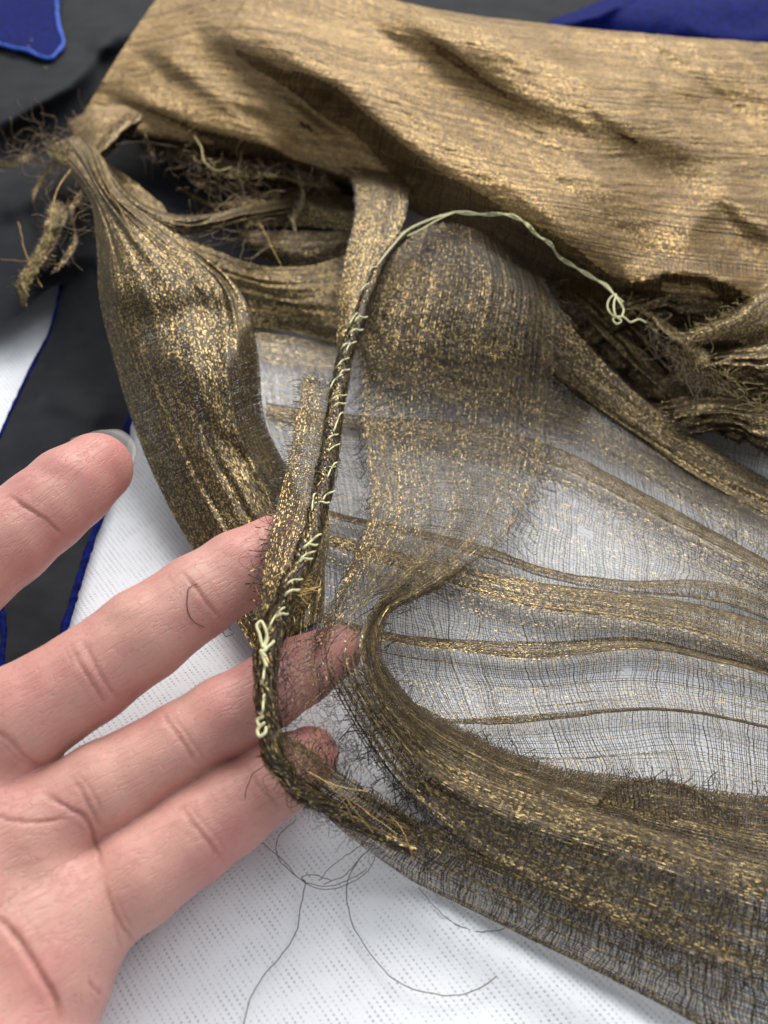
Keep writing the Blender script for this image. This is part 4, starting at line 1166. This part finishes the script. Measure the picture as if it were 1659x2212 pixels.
fringe([(560, 350, 26), (640, 370, 26), (720, 400, 26)], 60, 250, 60, 7, .25, M_FIB_B, .09)
fringe([(700, 640, 26), (740, 600, 34), (735, 700, 30)], 40, 240, 50, 5, .15, M_FIB_G, .06)
# mossy thread clumps: left tassel and the bunched end
sheet('tattered_tape', [[(112, 440, 27), (95, 500, 25), (66, 560, 22), (38, 615, 19), (44, 640, 17)], [(150, 450, 27), (126, 510, 25), (92, 570, 22), (62, 610, 19), (56, 640, 17)]], 60, 14, M_DENSE, wrinkle=.5, width=7, fray=(3, 4, 3, 3))
for k_ in range(4):
    zz_ = []
    for i_ in range(16):
        f_ = i_ / 15
        cx_ = np.interp(f_, [0, .3, .65, 1], [130, 110, 78, 50]); cy_ = np.interp(f_, [0, .3, .65, 1], [448, 505, 565, 632])
        zz_.append((cx_ + (8 if i_ % 2 else -8) + rng.normal() * 4, cy_ + rng.normal() * 5, np.interp(f_, [0, 1], [28.5, 18.5]) + rng.random() * .8))
    V, F, U = tube_mesh(P(catmull(zz_, 130)), .17, 6)
    mesh_obj('loose_thread', V, F, M_FIB_M, veil, U)
fringe([(110, 310, 35), (130, 340, 37), (150, 320, 37)], 60, 200, 90, 3, .9, M_FIB_M, .15)
fringe([(1345, 655, 25), (1450, 720, 25), (1560, 800, 22), (1680, 900, 18)], 120, 330, 70, 5, .6, M_FIB_M, .08, zj=1.0, jit=12)
fringe([(1490, 715, 26), (1560, 690, 28), (1620, 640, 29)], 70, 200, 80, 4, .7, M_FIB_M, .08, jit=10)
fringe([(1400, 700, 25), (1480, 790, 22), (1560, 850, 17)], 80, 280, 40, 9, .2, M_FIB_B, .07)
fringe([(400, 320, 29), (430, 345, 30), (480, 370, 29), (590, 375, 28)], 40, 340, 40, 6, .4, M_FIB_M, .12)
fringe([(60, 80, 32), (100, 150, 30), (130, 120, 31)], 4, 0, 90, 1.5, .8, M_FIB_M, .2, parent=garment)

# lone threads
def strand(name, path, r, mat, parent=None, n=60, wob=0.0, label=None, cat=None, group=None):
    p = P(catmull(path, n))
    if wob:
        q_ = np.linspace(0, 1, n) * n
        p = p + wob * np.stack([vnoise(q_ * .35, q_ * 0 + k_ * 3.1) for k_ in range(3)], -1)
    V, F, U = tube_mesh(p, r, 6)
    o = mesh_obj(name, V, F, mat, parent, U)
    if label: o['label'] = label
    if cat: o['category'] = cat
    if group: o['group'] = group
    return o


LT = [[(575, 1650, 28), (548, 1670, 26), (533, 1705, 22), (536, 1760, 17), (560, 1812, 10), (610, 1857, 6), (655, 1905, 4), (700, 1920, 3), (760, 1906, 4), (800, 1872, 6), (812, 1845, 8)],
      [(660, 1902, 3), (650, 1960, 1.2), (640, 2012, 1), (600, 2072, 1), (560, 2122, 1), (540, 2160, 1), (522, 2230, 1)],
      [(812, 1820, 9), (768, 1868, 5), (750, 1915, 3), (752, 1965, 1.5), (800, 2060, 1), (860, 2122, 1), (930, 2144, 1), (990, 2150, 1), (1040, 2131, 1), (1073, 2109, 1.5)],
      [(905, 1918, 3), (950, 1970, 2), (1000, 2004, 1.5), (1050, 2012, 1.5), (1090, 2006, 2)],
      [(640, 1770, 14), (604, 1805, 9), (597, 1845, 6), (625, 1880, 4), (665, 1908, 3), (720, 1912, 3), (790, 1880, 5)],
      [(660, 1904, 3), (652, 1897, 3), (660, 1892, 3), (720, 1902, 4)],
      [(690, 1902, 3), (720, 1868, 5), (760, 1840, 8), (790, 1818, 10)],
      [(700, 1910, 3), (745, 1890, 5), (780, 1850, 8)],
      [(500, 1362, 24), (488, 1352, 22), (480, 1362, 20), (488, 1374, 20), (505, 1368, 22)]]
for i, p_ in enumerate(LT):
    strand('loose_thread', p_, 0.09 if i in (1, 2) else 0.075, M_FIB_B, veil, 80, .12)
BT = [[(210, 330, 40), (228, 370, 43), (240, 420, 45), (265, 460, 46), (290, 520, 47)], [(250, 312, 38), (300, 306, 37), (345, 312, 36), (380, 316, 34)],
      [(400, 290, 33), (440, 262, 36), (500, 240, 38)], [(350, 580, 47), (372, 610, 47), (395, 640, 46)], [(1070, 405, 40), (1085, 425, 41), (1100, 465, 41)],
      [(560, 480, 30), (600, 560, 25), (630, 640, 18)], [(170, 340, 38), (120, 420, 36), (105, 520, 30)], [(40, 480, 28), (60, 560, 22), (90, 620, 18)],
      [(2, 560, 22), (60, 565, 22), (130, 570, 20)], [(1200, 345, 45), (1208, 370, 44), (1196, 390, 44)], [(650, 275, 41), (660, 300, 40), (700, 285, 41)],
      [(300, 1000, 12), (340, 1010, 20), (390, 1020, 26)]][:11]
for p_ in BT:
    strand('loose_thread', p_, 0.11, M_FIB_G if rng.random() < .5 else M_FIB_B, veil, 40, .2)
# yellowish cord in the opening
strand('loose_thread', [(420, 295, 33), (435, 320, 33), (442, 350, 32), (465, 368, 31), (500, 362, 31)], .35, M_FIB_M, veil, 40, .1)

# pale sewing thread: long loose run, then stitches over the rolled seam
def on_seam(u, v):
    d = ((np.array([[a[0], a[1]] for a in proj(sp)]) - np.array([u, v])) ** 2).sum(1)
    i = int(np.argmin(d)); return sp[i, 2] + rad[i]


pale = thing('sewing_thread', 'pale cream double sewing thread whipstitched along the rolled gauze seam', 'thread', P(np.array([730, 870, 30.])))
run = [(985, 458, 40), (1040, 463, 39.5), (1105, 466, 39), (1135, 482, 38), (1160, 508, 36.5), (1190, 528, 35), (1205, 552, 34), (1240, 575, 32), (1280, 600, 30), (1310, 618, 29), (1328, 638, 28), (1345, 655, 27)]
c = catmull(run, 160); c[:, 2] = [max(z, drape_z(u, v) + .5) if u > 1000 else z for u, v, z in c]; pw = P(c); th = np.linspace(0, 1, 160) * 26
for ph in (0, math.pi):
    off = .30 * np.stack([np.cos(th + ph), np.sin(th + ph) * .5, np.sin(th + ph)], -1)
    V, F, U = tube_mesh(pw + off, .24, 7)
    mesh_obj('thread_strand', V, F, M_PALE, pale, U)
c = catmull([(985, 458, 39.5), (930, 474, 39.8), (880, 498, 39.8), (845, 535, 38.6), (815, 572, 37.6)], 80); pw = P(c)
V, F, U = tube_mesh(pw, .26, 7); mesh_obj('thread_strand', V, F, M_PALE, pale, U)
c = catmull([(985, 458, 39.5), (960, 468, 39.5), (905, 498, 39.2), (880, 510, 39)], 60)
V, F, U = tube_mesh(P(c), .2, 7); mesh_obj('thread_strand', V, F, M_PALE, pale, U)
# looped knot where the run ends
kn_ = catmull([(1300, 612, 29.5), (1322, 632, 28.5), (1336, 650, 28.5), (1347, 672, 27.5), (1340, 686, 27), (1322, 680, 27), (1312, 662, 27.6), (1318, 644, 28.6), (1330, 636, 29), (1326, 656, 28.8),
               (1330, 682, 28), (1342, 694, 27), (1332, 700, 26.6), (1324, 690, 27), (1345, 684, 27.6), (1362, 696, 26.6), (1380, 690, 26), (1396, 697, 25.5)], 140)
V, F, U = tube_mesh(P(np.array(kn_)), .26, 7); mesh_obj('knot', V, F, M_PALE, pale, U)
ST = [((812, 576), (796, 590)), ((797, 612), (777, 632)), ((772, 676), (753, 704)), ((767, 739), (747, 762)), ((756, 742), (738, 752)), ((752, 774), (728, 793)), ((740, 809), (712, 842)), ((744, 872), (720, 880)),
      ((738, 892), (719, 936)), ((731, 960), (706, 980)), ((725, 1000), (705, 1036)), ((720, 1062), (695, 1088)), ((680, 1067), (672, 1108)), ((690, 1155), (655, 1188)), ((677, 1192), (647, 1213)), ((650, 1252), (620, 1263)), ((615, 1312), (580, 1358)), ((576, 1430), (566, 1474)), ((572, 1500), (566, 1540))]
for k_ in range(11):
    f_ = .17 + .46 * (k_ + rng.random() * .8) / 11
    i_ = int(f_ * NS); pp_ = proj(sp[i_][None])[0]; tq_ = proj(sp[i_ + 3][None])[0] - pp_; tq_ /= np.linalg.norm(tq_) + 1e-9
    nq_ = np.array([-tq_[1], tq_[0]]); w_ = rad[i_] / mmpx(np.array([pp_[0], pp_[1], sp[i_, 2]])) * rng.uniform(.5, .9)
    a_ = pp_ - nq_ * w_ - tq_ * 7; b_ = pp_ + nq_ * w_ * rng.uniform(.2, 1) + tq_ * 9
    ST.append(((a_[0], a_[1]), (b_[0], b_[1])))
for (a, b) in ST:
    m_ = ((a[0] + b[0]) / 2, (a[1] + b[1]) / 2)
    zc = on_seam(*m_)
    pts = [(a[0] + 3, a[1] - 1, zc - 1.3), (a[0], a[1], zc - .15), (m_[0] + rng.normal() * 2, m_[1] - 5, zc + .35), (b[0], b[1], zc - .1), (b[0] - 2, b[1] + 4, zc - 1.3)]
    V, F, U = tube_mesh(P(catmull(pts, 24)), .2 * rng.uniform(.8, 1.15), 7)
    mesh_obj('stitch', V, F, M_PALE, pale, U)
zb = on_seam(575, 1400)
bow = [(580, 1358, zb), (568, 1395, zb + .5), (560, 1368, zb + 1.2), (555, 1350, zb + 1.5), (563, 1342, zb + 1.6), (572, 1355, zb + 1.4), (577, 1380, zb + .9), (571, 1402, zb + .5), (585, 1392, zb + .3), (592, 1385, zb)]
V, F, U = tube_mesh(P(catmull(bow, 80)), .27, 7); mesh_obj('knot', V, F, M_PALE, pale, U)
bow = [(566, 1395, zb + .8), (575, 1402, zb + .9), (566, 1410, zb + .8), (573, 1418, zb + .5), (563, 1405, zb + .9), (570, 1424, zb + .3), (576, 1440, zb)]
V, F, U = tube_mesh(P(catmull(bow, 60)), .3, 7); mesh_obj('knot', V, F, M_PALE, pale, U)
zb = on_seam(572, 1560)
bow = [(570, 1530, zb), (560, 1538, zb - .3), (568, 1548, zb), (556, 1555, zb - .4), (562, 1568, zb - .2), (570, 1562, zb + .2), (556, 1578, zb - .4), (560, 1590, zb - .3), (572, 1584, zb), (575, 1570, zb)]
V, F, U = tube_mesh(P(catmull(bow, 80)), .28, 7); mesh_obj('knot', V, F, M_PALE, pale, U)

# fibre lying on the middle finger
def on_finger(k, uvs):
    p, r = HJ[k]; out = []
    for u, v in uvs:
        o = np.array([0, 0, CAM_H]); d = P(np.array([u, v, 0.0])) - o; d /= np.linalg.norm(d)
        best = None
        for s_ in np.arange(60, 240, .25):
            x = o + d * s_
            for i in range(len(p) - 1):
                e = p[i + 1] - p[i]; t = np.clip(((x - p[i]) @ e) / (e @ e), 0, 1)
                if np.linalg.norm(x - p[i] - t * e) < (r[i] + (r[i + 1] - r[i]) * t) * 1.05 + .15: best = x; break
            if best is not None: break
        out.append(best if best is not None else P(np.array([u, v, 30.])))
    return np.array(out)


fp = on_finger('middle', [(426, 1261), (416, 1265), (408, 1270), (405, 1288), (404, 1308), (409, 1328), (418, 1342), (430, 1350), (442, 1355)])
kn2 = np.concatenate([[0], np.cumsum(np.linalg.norm(np.diff(fp, axis=0), axis=1))])
fp = hermite(kn2, fp, np.linspace(0, kn2[-1], 50))
V, F, U = tube_mesh(fp, .085, 6)
fo = mesh_obj('fibre', V, F, M_FIB_B, None, U)
fo['label'] = 'short curved brown fibre lying on the middle finger'; fo['category'] = 'fibre'
V, F, U = tube_mesh(P(catmull([(150, 1628, .5), (152, 1640, .8), (146, 1650, .8), (140, 1660, .5)], 20)), .07, 5)
fo = mesh_obj('fibre', V, F, M_FIB_B, None, U)
fo['label'] = 'tiny dark fibre on the white table where middle and ring fingers meet'; fo['category'] = 'fibre'
